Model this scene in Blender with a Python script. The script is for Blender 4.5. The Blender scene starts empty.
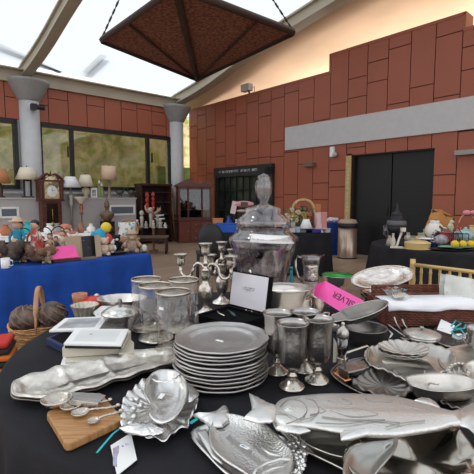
import bpy, bmesh, math, random
from mathutils import Vector, Matrix
random.seed(7)
C = bpy.context.scene.collection
PI = math.pi
R = math.radians

# ---------------------------------------------------------------- camera, sky, sun, exposure
F0, HC, PITCH = 412.0, 1.33, R(5.4)
cam_d = bpy.data.cameras.new('camera'); cam = bpy.data.objects.new('camera', cam_d); C.objects.link(cam)
cam.location = (0, 0, HC); cam.rotation_euler = (R(90) - PITCH, 0, 0)
cam_d.sensor_fit = 'HORIZONTAL'; cam_d.sensor_width = 36; cam_d.lens = 36 * F0 / 474
cam_d.clip_start = 0.05; cam_d.clip_end = 300
sc = bpy.context.scene
sc.camera = cam
world = bpy.data.worlds.new('world'); sc.world = world; world.use_nodes = True
wn = world.node_tree.nodes; wl = world.node_tree.links
bg = wn['Background']
bg.inputs['Color'].default_value = (0.95, 0.96, 1.0, 1); bg.inputs['Strength'].default_value = 1.0
sun_d = bpy.data.lights.new('sun', 'SUN'); sun = bpy.data.objects.new('sun', sun_d); C.objects.link(sun)
sun_d.energy = 1.2; sun_d.angle = R(1.5); sun_d.color = (1, 0.96, 0.9)
sun.rotation_euler = Vector((0.45, -0.12, -0.88)).to_track_quat('-Z', 'Y').to_euler()
sc.view_settings.view_transform = 'Standard'; sc.view_settings.look = 'None'
up_d = bpy.data.lights.new('vault_uplight', 'AREA'); up_d.shape = 'RECTANGLE'; up_d.size = 8; up_d.size_y = 14; up_d.energy = 850; up_d.color = (1, 0.93, 0.84)  # area light added behind the right wall to brighten the peach vault
up = bpy.data.objects.new('vault_uplight', up_d); C.objects.link(up)
sc.view_settings.gamma = 1; sc.view_settings.use_curve_mapping = False
sc.view_settings.exposure = 0.56

# ---------------------------------------------------------------- measuring helpers
cP, sP = math.cos(PITCH), math.sin(PITCH)
def ray(x, y): return Vector((x - 237, F0 * cP - (y - 237) * sP, -F0 * sP - (y - 237) * cP))
def G(x, y, z=0.75):
    r = ray(x, y); k = (z - HC) / r.z
    return Vector((r.x * k, r.y * k, z))
def D(x, y, Y):
    r = ray(x, y); k = Y / r.y
    return Vector((r.x * k, Y, r.z * k + HC))
FA = math.atan2(0.663, 0.748)
Q0 = Vector((-1.86, 13.5, 0))
WV = Vector((math.cos(FA), math.sin(FA), 0)); UV = Vector((-math.sin(FA), math.cos(FA), 0))
def FW(t, s, z): return Q0 + WV * t - UV * s + Vector((0, 0, z))      # t along the left wall, s inward from it
def on_left(x, y, s):
    r = ray(x, y); P = FW(0, s, 0) - Vector((0, 0, HC)); k = P.dot(UV) / r.dot(UV)
    return r * k + Vector((0, 0, HC))
def on_right(x, y, off=0.0):
    r = ray(x, y); P = FW(0.88 - off, 0, 0) - Vector((0, 0, HC)); k = P.dot(WV) / r.dot(WV)
    return r * k + Vector((0, 0, HC))
def to_F(p): q = p - Q0; return q.dot(WV), -q.dot(UV), p.z

# ---------------------------------------------------------------- materials
MATS = {}
def mat(name, col, rough=0.6, metal=0.0, var=0.0, vscale=8.0, bump=0.0, bscale=40.0, spec=0.5, col2=None, coords='Object', trans=0.0, ior=1.45, stretch=None, band=None):
    if name in MATS: return MATS[name]
    m = bpy.data.materials.new(name); m.use_nodes = True; MATS[name] = m
    nt = m.node_tree; N = nt.nodes; L = nt.links
    b = N['Principled BSDF']
    b.inputs['Base Color'].default_value = (*col, 1); b.inputs['Roughness'].default_value = rough
    b.inputs['Metallic'].default_value = metal; b.inputs['Specular IOR Level'].default_value = spec
    b.inputs['Transmission Weight'].default_value = trans; b.inputs['IOR'].default_value = ior
    tc = N.new('ShaderNodeTexCoord'); src = tc.outputs[coords]
    if stretch:
        mp = N.new('ShaderNodeMapping'); mp.inputs['Scale'].default_value = stretch
        L.new(src, mp.inputs['Vector']); src = mp.outputs['Vector']
    if var or col2:
        n = N.new('ShaderNodeTexNoise'); n.inputs['Scale'].default_value = vscale; n.inputs['Detail'].default_value = 4
        L.new(src, n.inputs['Vector'])
        cr = N.new('ShaderNodeValToRGB')
        c2 = col2 or tuple(max(0, c * (1 - var)) for c in col)
        c1 = col if col2 else tuple(min(1, c * (1 + var)) for c in col)
        cr.color_ramp.elements[0].position = band[0] if band else 0.35; cr.color_ramp.elements[1].position = band[1] if band else 0.65
        cr.color_ramp.elements[0].color = (*c2, 1); cr.color_ramp.elements[1].color = (*c1, 1)
        L.new(n.outputs['Fac'], cr.inputs['Fac']); L.new(cr.outputs['Color'], b.inputs['Base Color'])
    if bump:
        n2 = N.new('ShaderNodeTexNoise'); n2.inputs['Scale'].default_value = bscale; n2.inputs['Detail'].default_value = 3
        L.new(src, n2.inputs['Vector'])
        bp = N.new('ShaderNodeBump'); bp.inputs['Strength'].default_value = bump; bp.inputs['Distance'].default_value = 0.01
        L.new(n2.outputs['Fac'], bp.inputs['Height']); L.new(bp.outputs['Normal'], b.inputs['Normal'])
    return m

def glassy(name, tint=(1, 1, 1), refl=0.08, rough=0.03, etched=None):
    if name in MATS: return MATS[name]
    m = bpy.data.materials.new(name); m.use_nodes = True; MATS[name] = m
    nt = m.node_tree; N = nt.nodes; L = nt.links
    for n in list(N): N.remove(n)
    out = N.new('ShaderNodeOutputMaterial'); tr = N.new('ShaderNodeBsdfTransparent'); tr.inputs['Color'].default_value = (*tint, 1)
    gl = N.new('ShaderNodeBsdfGlossy'); gl.inputs['Roughness'].default_value = rough
    lw = N.new('ShaderNodeLayerWeight'); lw.inputs['Blend'].default_value = 0.35
    ma = N.new('ShaderNodeMath'); ma.operation = 'MULTIPLY_ADD'; ma.inputs[1].default_value = 0.38; ma.inputs[2].default_value = refl
    L.new(lw.outputs['Facing'], ma.inputs[0])
    mx = N.new('ShaderNodeMixShader'); L.new(ma.outputs[0], mx.inputs['Fac']); L.new(tr.outputs[0], mx.inputs[1]); L.new(gl.outputs[0], mx.inputs[2])
    last = mx
    if etched:
        df = N.new('ShaderNodeBsdfDiffuse'); df.inputs['Color'].default_value = (*etched[0], 1)
        tc = N.new('ShaderNodeTexCoord'); no = N.new('ShaderNodeTexNoise'); no.inputs['Scale'].default_value = etched[1]; no.inputs['Detail'].default_value = 5
        L.new(tc.outputs['Object'], no.inputs['Vector'])
        cr = N.new('ShaderNodeValToRGB'); cr.color_ramp.elements[0].position = etched[2]; cr.color_ramp.elements[1].position = etched[2] + 0.06
        cr.color_ramp.elements[1].color = (etched[3],) * 3 + (1,)
        L.new(no.outputs['Fac'], cr.inputs['Fac'])
        m2 = N.new('ShaderNodeMixShader'); L.new(cr.outputs['Color'], m2.inputs['Fac']); L.new(mx.outputs[0], m2.inputs[1]); L.new(df.outputs[0], m2.inputs[2]); last = m2
    L.new(last.outputs[0], out.inputs['Surface'])
    return m

def scaled_metal(name, col, rough, scale, strength):
    if name in MATS: return MATS[name]
    m = mat(name, col, rough, 0.9); nt = m.node_tree; N = nt.nodes; L = nt.links; b = N['Principled BSDF']
    tc = [n for n in N if n.type == 'TEX_COORD'][0]
    v = N.new('ShaderNodeTexVoronoi'); v.inputs['Scale'].default_value = scale; v.feature = 'F1'
    L.new(tc.outputs['Object'], v.inputs['Vector'])
    bp = N.new('ShaderNodeBump'); bp.inputs['Strength'].default_value = strength; bp.inputs['Distance'].default_value = 0.004
    L.new(v.outputs['Distance'], bp.inputs['Height']); L.new(bp.outputs['Normal'], b.inputs['Normal'])
    return m

PEWTER = mat('pewter', (0.42, 0.40, 0.375), 0.27, 0.97, var=0.16, vscale=14, bump=0.18, bscale=45)
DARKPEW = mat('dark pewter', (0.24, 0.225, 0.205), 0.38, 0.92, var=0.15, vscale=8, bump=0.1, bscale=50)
SILVER = mat('polished silver', (0.80, 0.74, 0.67), 0.20, 0.85, var=0.06, vscale=12)
WALUM = mat('bright aluminium', (0.78, 0.77, 0.74), 0.36, 0.9, var=0.07, vscale=20, bump=0.1, bscale=90)
FISHSCALE = scaled_metal('scaled aluminium', (0.66, 0.65, 0.62), 0.36, 190, 0.3)
SATIN = mat('satin silver', (0.58, 0.53, 0.46), 0.27, 0.92, var=0.1, vscale=15, bump=0.3, bscale=45)
PLATEP = mat('plate pewter', (0.50, 0.48, 0.46), 0.38, 0.95, var=0.10, vscale=12, bump=0.12, bscale=60)
BLACKCLOTH = mat('black cloth', (0.015, 0.015, 0.018), 0.85, 0, var=0.2, vscale=5, bump=0.15, bscale=300, spec=0.25)
BLUECLOTH = mat('blue cloth', (0.007, 0.055, 0.29), 0.75, 0, var=0.2, vscale=4, bump=0.5, bscale=8, spec=0.3)
NAVY = mat('navy card', (0.01, 0.02, 0.08), 0.6)
CREAM = mat('cream card', (0.66, 0.62, 0.50), 0.7, var=0.05)
WHITE = mat('white', (0.8, 0.8, 0.78), 0.5, var=0.03)
PAPER = mat('white paper', (0.82, 0.82, 0.80), 0.8, var=0.02)
BLACK = mat('black', (0.012, 0.012, 0.013), 0.45)
VELVET = mat('black velvet', (0.006, 0.006, 0.007), 0.95, spec=0.1)
GOLD = mat('gold painted wood', (0.62, 0.43, 0.17), 0.35, 0.3, var=0.1)
WOOD = mat('oak board', (0.50, 0.27, 0.11), 0.5, var=0.25, vscale=10, stretch=(1.5, 14, 1.5), col2=(0.33, 0.16, 0.06))
MAHOG = mat('mahogany', (0.095, 0.022, 0.012), 0.3, var=0.3, vscale=6, stretch=(1, 1, 5))
DARKWOOD = mat('dark brown wood', (0.05, 0.022, 0.015), 0.35, var=0.3, vscale=6, stretch=(1, 1, 5))
WICKER = mat('red brown wicker', (0.15, 0.045, 0.025), 0.5, var=0.3, vscale=30)
STRAW = mat('straw', (0.50, 0.27, 0.11), 0.6, var=0.3, vscale=30)
PINK = mat('hot pink card', (0.95, 0.12, 0.45), 0.6, var=0.03)
TURQ = mat('turquoise ribbon', (0.02, 0.42, 0.45), 0.35)
GLASS = glassy('clear glass', (0.97, 0.97, 0.96), 0.06)
ETCHED = glassy('etched glass', (0.95, 0.94, 0.92), 0.06, 0.05, ((0.42, 0.40, 0.36), 70, 0.63, 0.5))
JARGLASS = glassy('thick jar glass', (0.82, 0.78, 0.78), 0.13, 0.08, ((0.5, 0.46, 0.45), 18, 0.52, 0.22))
FLORALBLUE = mat('blue flowered cloth', (0.02, 0.22, 0.32), 0.8, col2=(0.6, 0.5, 0.35), vscale=25, band=(0.3, 0.36))

def colour(name, rgb, rough=0.6, **k): return mat(name, rgb, rough, **k)

# ---------------------------------------------------------------- mesh builder
class MB:
    def __init__(s): s.v = []; s.f = []; s.sm = []
    def add(s, vs, fs, smooth=False, M=None):
        o = len(s.v)
        for p in vs:
            p = Vector(p); s.v.append(M @ p if M is not None else p)
        for f in fs: s.f.append(tuple(i + o for i in f)); s.sm.append(smooth)
        return s
    def box(s, c, d, rz=0, M=None, taper=1.0):
        x, y, z = (k / 2 for k in d); vs = []
        for zz, k in ((-z, 1), (z, taper)):
            for a, b in ((-x, -y), (x, -y), (x, y), (-x, y)): vs.append((a * k, b * k, zz))
        T = Matrix.Translation(c) @ Matrix.Rotation(rz, 4, 'Z')
        if M is not None: T = T @ M
        return s.add(vs, [(3, 2, 1, 0), (4, 5, 6, 7), (0, 1, 5, 4), (1, 2, 6, 5), (2, 3, 7, 6), (3, 0, 4, 7)], False, T)
    def lathe(s, prof, n=32, c=(0, 0, 0), sx=1, sy=1, M=None, rib=None):
        vs = []; fs = []
        for (r, z) in prof:
            for i in range(n):
                a = 2 * PI * i / n; k = r * (1 + (rib[1] * math.cos(rib[0] * a) if rib else 0))
                vs.append((k * math.cos(a) * sx, k * math.sin(a) * sy, z))
        for j in range(len(prof) - 1):
            for i in range(n):
                i2 = (i + 1) % n; fs.append((j * n + i, j * n + i2, (j + 1) * n + i2, (j + 1) * n + i))
        if prof[0][0] > 1e-4: fs.append(tuple(reversed(range(n))))
        if prof[-1][0] > 1e-4: fs.append(tuple(range((len(prof) - 1) * n, len(prof) * n)))
        T = Matrix.Translation(c)
        if M is not None: T = T @ M
        return s.add(vs, fs, True, T)
    def sph(s, c, r, k=(1, 1, 1), n=20, M=None):
        m = max(6, n // 2)
        pr = [(max(r * math.sin(PI * j / m), 1e-5), -r * math.cos(PI * j / m)) for j in range(m + 1)]
        T = Matrix.Diagonal((k[0], k[1], k[2], 1))
        return s.lathe(pr, n, c, M=(M @ T if M is not None else T))
    def tube(s, pts, r, n=8, flat=1.0, closed=False):
        pts = [Vector(p) for p in pts]; vs = []; fs = []; m = len(pts)
        up = Vector((0, 0, 1))
        for i, p in enumerate(pts):
            if closed: d = pts[(i + 1) % m] - pts[i - 1]
            else: d = pts[min(i + 1, m - 1)] - pts[max(i - 1, 0)]
            if d.length < 1e-9: d = Vector((0, 0, 1))
            d.normalize(); ref = up if abs(d.z) < 0.95 else Vector((1, 0, 0))
            a = d.cross(ref).normalized(); b = a.cross(d)
            rr = r[i] if isinstance(r, (list, tuple)) else r
            for q in range(n):
                t = 2 * PI * q / n; vs.append(p + a * math.cos(t) * rr + b * math.sin(t) * rr * flat)
        for i in range(m if closed else m - 1):
            i2 = (i + 1) % m
            for q in range(n):
                q2 = (q + 1) % n; fs.append((i * n + q, i * n + q2, i2 * n + q2, i2 * n + q))
        if not closed: fs.append(tuple(reversed(range(n)))); fs.append(tuple(range((m - 1) * n, m * n)))
        return s.add(vs, fs, True)
    def prism(s, pts, z0, z1, M=None):
        n = len(pts); vs = [(p[0], p[1], z0) for p in pts] + [(p[0], p[1], z1) for p in pts]
        fs = [tuple(reversed(range(n))), tuple(range(n, 2 * n))] + [(i, (i + 1) % n, n + (i + 1) % n, n + i) for i in range(n)]
        return s.add(vs, fs, False, M)
    def sheet(s, grid, th=0.0, smooth=True):
        a, b = len(grid), len(grid[0]); vs = [p for row in grid for p in row]; fs = []
        for i in range(a - 1):
            for j in range(b - 1): fs.append((i * b + j, i * b + j + 1, (i + 1) * b + j + 1, (i + 1) * b + j))
        s.add(vs, fs, smooth); s.th = th; return s
    def plate(s, out, prof, spine=None, th=0.003, z0=0.0, n=96, mod=None, smooth_out=True):
        """dish from an outline: prof = [(k, z)], k=0 at the edge, 1 at the spine"""
        P = crom(out, n) if smooth_out else resample(out, n)
        if spine is None:
            cx = sum(p[0] for p in P) / n; cy = sum(p[1] for p in P) / n; spine = [(cx, cy), (cx, cy)]
        A, B = Vector(spine[0][:2]), Vector(spine[1][:2]); AB = B - A
        near = []
        for p in P:
            q = Vector(p[:2]); t = 0 if AB.length < 1e-6 else max(0, min(1, (q - A).dot(AB) / AB.length_squared))
            near.append(A + AB * t)
        vs = []; rows = len(prof)
        for (k, z) in prof:
            for i in range(n):
                q = Vector(P[i][:2]).lerp(near[i], k); dz = mod(k, i / n, q) if mod else 0
                vs.append((q.x, q.y, z0 + z + dz))
        off = rows * n
        for (k, z) in prof:
            for i in range(n):
                q = Vector(P[i][:2]).lerp(near[i], min(1, k + 0.004)); dz = mod(k, i / n, q) if mod else 0
                vs.append((q.x, q.y, z0 + z + dz - th))
        fs = []
        for j in range(rows - 1):
            for i in range(n):
                i2 = (i + 1) % n
                fs.append((j * n + i, j * n + i2, (j + 1) * n + i2, (j + 1) * n + i))
                fs.append((off + j * n + i2, off + j * n + i, off + (j + 1) * n + i, off + (j + 1) * n + i2))
        for i in range(n): i2 = (i + 1) % n; fs.append((i2, i, off + i, off + i2))
        fs.append(tuple(range((rows - 1) * n, rows * n)) ); fs.append(tuple(reversed(range(off + (rows - 1) * n, off + rows * n))))
        return s.add(vs, fs, True)
    def xf(s, M, i0=0):
        for i in range(i0, len(s.v)): s.v[i] = M @ s.v[i]
        return s
    def build(s, name, m, parent=None, loc=None, rz=0, bev=0, th=0, sub=0, fix=True):
        me = bpy.data.meshes.new(name); me.from_pydata([tuple(v) for v in s.v], [], s.f)
        me.polygons.foreach_set('use_smooth', s.sm)
        if fix:
            bm = bmesh.new(); bm.from_mesh(me)
            bmesh.ops.remove_doubles(bm, verts=bm.verts, dist=1e-6)
            bmesh.ops.recalc_face_normals(bm, faces=bm.faces); bm.to_mesh(me); bm.free()
        me.materials.append(m)
        o = bpy.data.objects.new(name, me); C.objects.link(o)
        if parent is not None: o.parent = parent
        if loc is not None: o.location = loc
        o.rotation_euler.z = rz
        if th:
            k = o.modifiers.new('solid', 'SOLIDIFY'); k.thickness = th; k.offset = 0
        if bev:
            k = o.modifiers.new('bevel', 'BEVEL'); k.width = bev; k.segments = 2; k.limit_method = 'ANGLE'; k.angle_limit = R(40)
        if sub:
            k = o.modifiers.new('sub', 'SUBSURF'); k.levels = sub; k.render_levels = sub
        return o

def crom(pts, n):
    m = len(pts); P = [Vector(p[:2]) for p in pts]; d = []
    for k in range(m * 12):
        i = k // 12; t = (k % 12) / 12; a, b, c, e = P[i - 1], P[i], P[(i + 1) % m], P[(i + 2) % m]
        d.append(0.5 * ((2 * b) + (c - a) * t + (2 * a - 5 * b + 4 * c - e) * t * t + (3 * b - a - 3 * c + e) * t ** 3))
    return resample(d, n)
def resample(pts, n):
    P = [Vector(p[:2]) for p in pts]; m = len(P); L = [0]
    for i in range(m): L.append(L[-1] + (P[(i + 1) % m] - P[i]).length)
    out = []; j = 0
    for k in range(n):
        t = L[-1] * k / n
        while L[j + 1] < t: j += 1
        s = (t - L[j]) / max(1e-9, L[j + 1] - L[j]); out.append(P[j].lerp(P[(j + 1) % m], s))
    return out
def ell(a, b, n=40, rz=0, wav=0, k=0):
    o = []
    for i in range(n):
        t = 2 * PI * i / n; q = 1 + wav * math.cos(k * t); x, y = a * q * math.cos(t), b * q * math.sin(t)
        o.append((x * math.cos(rz) - y * math.sin(rz), x * math.sin(rz) + y * math.cos(rz)))
    return o
def loc_px(pts, z, o): return [((G(x, y, z) - o).x, (G(x, y, z) - o).y) for x, y in pts]

def T(name, label, cat, loc=(0, 0, 0), rz=0, group=None):
    o = bpy.data.objects.new(name, None); C.objects.link(o); o.empty_display_size = 0.05
    o.location = loc; o.rotation_euler = (0, 0, rz); o['label'] = label; o['category'] = cat
    if group: o['group'] = group
    return o
def tag(o, label, cat, group=None):
    o['label'] = label; o['category'] = cat
    if group: o['group'] = group
    return o
def struct(o, label=None):
    o['kind'] = 'structure'
    if label: o['label'] = label
    return o
def kids(o): return [c for c in bpy.data.objects if c.parent == o]
def dup(root, loc, rz=0, label=None, group=None, sc=None):
    r = root.copy(); C.objects.link(r); r.location = loc; r.rotation_euler = (0, 0, rz)
    if sc: r.scale = (sc, sc, sc)
    if label: r['label'] = label
    if group: r['group'] = group
    for ch in kids(root):
        c = ch.copy(); C.objects.link(c); c.parent = r
        for g in kids(ch): d = g.copy(); C.objects.link(d); d.parent = c
    return r
def text(s, size, m, parent, M, name='lettering', ext=0.0004):
    cu = bpy.data.curves.new(name, 'FONT'); cu.body = s; cu.size = size; cu.align_x = 'CENTER'; cu.align_y = 'CENTER'; cu.extrude = ext
    o = bpy.data.objects.new('tmp', cu); C.objects.link(o); dg = bpy.context.evaluated_depsgraph_get()
    me = bpy.data.meshes.new_from_object(o.evaluated_get(dg)); bpy.data.objects.remove(o)
    me.transform(M); me.materials.clear(); me.materials.append(m); me.name = name
    r = bpy.data.objects.new(name, me); C.objects.link(r)
    if parent is not None: r.parent = parent
    return r
def marks(mb, w, h, n, M, seed=1):
    """a line of small letter-like strokes, too small in the photo to read"""
    rd = random.Random(seed); x = -w / 2; step = w / n
    for i in range(n):
        if rd.random() > 0.14:
            k = rd.choice((0, 1, 2))
            mb.box((0, 0, 0), (step * 0.18, h, 0.0006), M=M @ Matrix.Translation((x, 0, 0)))
            if k: mb.box((0, 0, 0), (step * 0.55, h * 0.2, 0.0006), M=M @ Matrix.Translation((x + step * 0.25, h * 0.4 if k == 1 else 0, 0)))
            if k == 2: mb.box((0, 0, 0), (step * 0.18, h, 0.0006), M=M @ Matrix.Translation((x + step * 0.5, 0, 0)))
        x += step
def frame3(o, ex, ey):
    ex = Vector(ex).normalized(); ez = ex.cross(Vector(ey)).normalized(); ey = ez.cross(ex)
    M = Matrix((ex, ey, ez)).transposed().to_4x4(); M.translation = Vector(o); return M
# ================================================================ the setting (frame: x along left wall, -y inward)
def fobj(mb, name, m, bev=0): return mb.build(name, m, loc=Q0, rz=FA, bev=bev)
RED = mat('red wall panel', (0.31, 0.088, 0.047), 0.5, var=0.06, vscale=0.7)
JOINT = mat('panel joint', (0.05, 0.018, 0.012), 0.8)
GREYWALL = mat('grey wall', (0.42, 0.41, 0.40), 0.7, var=0.03)
COLGREY = mat('column grey', (0.56, 0.57, 0.58), 0.6, var=0.03)
CAPGREY = mat('column capital grey', (0.30, 0.31, 0.31), 0.6, var=0.04)
BEIGE = mat('beige painted steel', (0.40, 0.36, 0.27), 0.5, var=0.05, vscale=2)
LIGHTGREY = mat('light grey metal band', (0.50, 0.49, 0.485), 0.45, var=0.03)
FRAMEB = mat('black window frame', (0.01, 0.01, 0.012), 0.4)

# floor
fm = mat('stone floor', (0.40, 0.31, 0.235), 0.45, var=0.1, vscale=1.2)
nt = fm.node_tree; bk = nt.nodes.new('ShaderNodeTexBrick'); tc = [n for n in nt.nodes if n.type == 'TEX_COORD'][0]
bk.inputs['Color1'].default_value = (0.36, 0.25, 0.175, 1); bk.inputs['Color2'].default_value = (0.29, 0.20, 0.14, 1)
bk.inputs['Mortar'].default_value = (0.20, 0.14, 0.10, 1); bk.inputs['Scale'].default_value = 1.0; bk.inputs['Mortar Size'].default_value = 0.008
bk.inputs['Brick Width'].default_value = 1.2; bk.inputs['Row Height'].default_value = 0.3
nt.links.new(tc.outputs['Object'], bk.inputs['Vector']); nt.links.new(bk.outputs['Color'], nt.nodes['Principled BSDF'].inputs['Base Color'])
mb = MB(); mb.box((0, -5, -0.1), (60, 60, 0.2)); struct(fobj(mb, 'floor', fm))

def sub_rect(rs, h):
    out = []
    for (a, b, c, d) in rs:
        x0, x1, z0, z1 = max(a, h[0]), min(b, h[1]), max(c, h[2]), min(d, h[3])
        if x0 >= x1 or z0 >= z1: out.append((a, b, c, d)); continue
        if a < x0: out.append((a, x0, c, d))
        if b > x1: out.append((x1, b, c, d))
        if c < z0: out.append((x0, x1, c, z0))
        if d > z1: out.append((x0, x1, z1, d))
    return out
def panelled(wmb, a0, a1, topf, z0, holes, place, width=0.47, seed=3, lower=False):
    rd = random.Random(seed); n = int(round((a1 - a0) / width)); k = 0
    for i in range(n):
        x0 = a0 + i * width; x1 = x0 + width; top = topf((x0 + x1) / 2)
        z = z0 - rd.choice((0.2, 0.55, 0.8, 1.05)) ; cuts = [z0]
        pat = [1.15, 0.42]; j = i % 2
        while z < top:
            z += pat[j % 2] + rd.uniform(-.05, .05); j += 1
            if z0 + 0.12 < z < top - 0.12: cuts.append(z)
        cuts.append(top)
        for q in range(len(cuts) - 1):
            rs = [(x0 + 0.009, x1 - 0.009, cuts[q] + 0.009, cuts[q + 1] - 0.009)]
            for h in holes: rs = sub_rect(rs, h)
            for r in rs:
                if r[1] - r[0] > 0.03 and r[3] - r[2] > 0.03: place(wmb, r)
# left wall: panels z 3.25..4.1, windows below, grey dado
def pl_left(m, r): m.box(((r[0] + r[1]) / 2, -0.015, (r[2] + r[3]) / 2), (r[1] - r[0], 0.03, r[3] - r[2]))
mb = MB(); panelled(mb, -8.0, -0.02, lambda x: 4.12, 3.25, [], pl_left, 0.5, 5); o = fobj(mb, 'wall_left', RED); struct(o)
mb = MB(); mb.box((-4.1, 0.12, 3.68), (8.2, 0.2, 0.9)); jb = fobj(mb, 'panel_backing', JOINT); jb.parent = o; jb.location = (0, 0, 0); jb.rotation_euler = (0, 0, 0)
mb = MB(); mb.box((-4.1, 0.12, 0.775), (8.2, 0.24, 1.55)); mb.box((-4.55, 0.12, 2.4), (0.5, 0.24, 1.7)); mb.box((-7.7, 0.12, 2.4), (1, 0.24, 1.7))
mb.box((-0.17, 0.12, 2.4), (0.42, 0.24, 1.7))
struct(fobj(mb, 'wall_back', GREYWALL))
# windows
TINT = glassy('tinted window glass', (0.85, 0.84, 0.72), 0.05, 0.02)
def window(n, x0, x1, mull, latches=()):
    z0, z1 = 1.55, 3.24
    fr = MB(); w = 0.10
    fr.box(((x0 + x1) / 2, -0.0, z0 + w / 2), (x1 - x0, 0.14, w)); fr.box(((x0 + x1) / 2, 0, z1 - w / 2), (x1 - x0, 0.14, w))
    for x in (x0 + w / 2, x1 - w / 2): fr.box((x, 0, (z0 + z1) / 2), (w, 0.14, z1 - z0))
    o = struct(fobj(fr, 'window_%d' % n, FRAMEB))
    edges = [x0 + w] + mull + [x1 - w]
    for m_ in mull:
        q = MB(); q.box((m_, 0, (z0 + z1) / 2), (0.09, 0.12, z1 - z0 - 2 * w)); q.build('mullion', FRAMEB, o)
    for a, b in zip(edges, edges[1:]):
        q = MB(); q.box(((a + b) / 2, 0.02, (z0 + z1) / 2), (b - a, 0.01, z1 - z0 - 2 * w)); q.build('pane', TINT, o)
    for l in latches:
        q = MB(); q.box((l, -0.09, 2.55), (0.03, 0.05, 0.28)); q.build('window_handle', BLACK, o)
def tpx(x, y=130): return to_F(on_left(x, y, 0))[0]
window(1, -7.2, tpx(17), [tpx(17) - 1.6])
window(2, tpx(37), tpx(171), [tpx(71), tpx(147)], [tpx(66), tpx(150)])
# olive hedge and pale screen outside the windows
HEDGE = mat('foliage outside', (0.55, 0.62, 0.2), 0.9, col2=(0.95, 0.86, 0.58), vscale=4.5, band=(0.42, 0.62), bump=1.0, bscale=12)
rd = random.Random(2); g = []
for i in range(60):
    row = []
    for j in range(14): row.append((-10 + i * 0.25, 1.6 + rd.uniform(-.15, .15), j * 0.33))
    g.append(row)
mb = MB(); mb.sheet(g); mb.build('hedge', HEDGE, loc=Q0, rz=FA, th=0.25)
bpy.data.objects['hedge']['kind'] = 'stuff'; tag(bpy.data.objects['hedge'], 'olive green hedge growing outside the windows of the left wall', 'hedge')

# fascia beam, arched beams, purlins, glazing
PR = [(-1.0, 4.14), (0, 4.28), (1.4, 4.46), (2.5, 4.72), (3.3, 4.93), (5, 5.2), (6.5, 5.42), (9, 5.6), (12, 5.6), (16, 5.2)]
def zp(s):
    for (a, za), (b, zb) in zip(PR, PR[1:]):
        if a <= s <= b: return za + (zb - za) * (s - a) / (b - a)
    return PR[-1][1] if s > 0 else PR[0][1]
def zs(s): return (zp(s - .5) + zp(s) + zp(s + .5)) / 3
def arch(name, t, w=0.22, h=0.3, s0=-0.15, s1=15):
    m = MB()
    for (tw, za, zb) in ((w, 0, 0.05), (w * 0.55, 0.05, h - 0.04), (w, h - 0.04, h)):
        g = []
        n = 44
        vs = []; fs = []
        for i in range(n + 1):
            s = s0 + (s1 - s0) * i / n
            for dx, zz in ((-tw / 2, za), (tw / 2, za), (tw / 2, zb), (-tw / 2, zb)): vs.append((t + dx, -s, zs(s) + zz))
        for i in range(n):
            for q in range(4): q2 = (q + 1) % 4; fs.append((i * 4 + q, i * 4 + q2, i * 4 + 4 + q2, i * 4 + 4 + q))
        fs.append((0, 1, 2, 3)); fs.append((n * 4, n * 4 + 3, n * 4 + 2, n * 4 + 1))
        m.add(vs, fs, False)
    return struct(fobj(m, name, BEIGE))
arch('trim_1', -0.05, 0.30); arch('trim_2', -4.52); arch('trim_3', -9.0)
mb = MB(); mb.box((-4.0, 0.0, 4.27), (8.4, 0.22, 0.30)); mb.box((-4.0, -0.12, 4.41), (8.4, 0.3, 0.03)); struct(fobj(mb, 'trim_4', BEIGE))
mb = MB(); mb.box((-5, -4.25, zs(4.25) + 0.17), (10, 0.34, 0.2)); struct(fobj(mb, 'trim_5', BEIGE))
mb = MB(); mb.box((-5, -9.0, zs(9) + 0.17), (10, 0.3, 0.2)); struct(fobj(mb, 'trim_6', BEIGE))
# translucent white roof panels
mm = bpy.data.materials.new('translucent roof panel'); mm.use_nodes = True; N = mm.node_tree.nodes; L = mm.node_tree.links
for n in list(N): N.remove(n)
out = N.new('ShaderNodeOutputMaterial'); tl = N.new('ShaderNodeBsdfTranslucent'); tl.inputs['Color'].default_value = (0.52, 0.56, 0.59, 1)
tr = N.new('ShaderNodeBsdfTransparent'); tr.inputs['Color'].default_value = (0.62, 0.66, 0.70, 1)
mx = N.new('ShaderNodeMixShader'); mx.inputs['Fac'].default_value = 0.25
L.new(tl.outputs[0], mx.inputs[1]); L.new(tr.outputs[0], mx.inputs[2]); L.new(mx.outputs[0], out.inputs['Surface'])
def vault(name, m, t0, t1, s0, s1, dz, n=50, th=0.0, k=1):
    g = []
    for i in range(n + 1):
        s = s0 + (s1 - s0) * i / n; g.append([(t0 + (t1 - t0) * j / k, -s, zs(s) + dz) for j in range(k + 1)])
    q = MB(); q.sheet(g); o = q.build(name, m, loc=Q0, rz=FA, th=th, fix=False); return struct(o)
vault('ceiling', mm, -10.5, 0.02, 0.0, 15, 0.31)
# two bars added over the roof only to cast shadow streaks through it
for k, (xa, ya, xb, yb) in enumerate(((88, 77, 106, 60), (-8, 46, 62, 77))):
    pts = []
    for (x, y) in ((xa, ya), (xb, yb)):
        r = ray(x, y); lo, hi = 0.5, 40
        for _ in range(50):
            mid = (lo + hi) / 2; p = Vector((0, 0, HC)) + r * (mid / F0); t_, s_, z_ = to_F(p)
            if z_ > zs(max(s_, 0)) + 0.31 and s_ < 14: hi = mid
            elif s_ < 0: hi = mid
            else: lo = mid
        pts.append(Vector((0, 0, HC)) + r * (lo / F0) + Vector((-.06, .02, 0.12)))
    q = MB(); q.tube(pts, 0.10, 4, flat=0.2); q.build('roof_batten', BEIGE)
    tag(bpy.data.objects['roof_batten' if k == 0 else 'roof_batten.001'], ['short bar lying on the white roof right of the nearer arched beam', 'long bar lying on the white roof behind the nearer arched beam'][k], 'roof bar')
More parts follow.
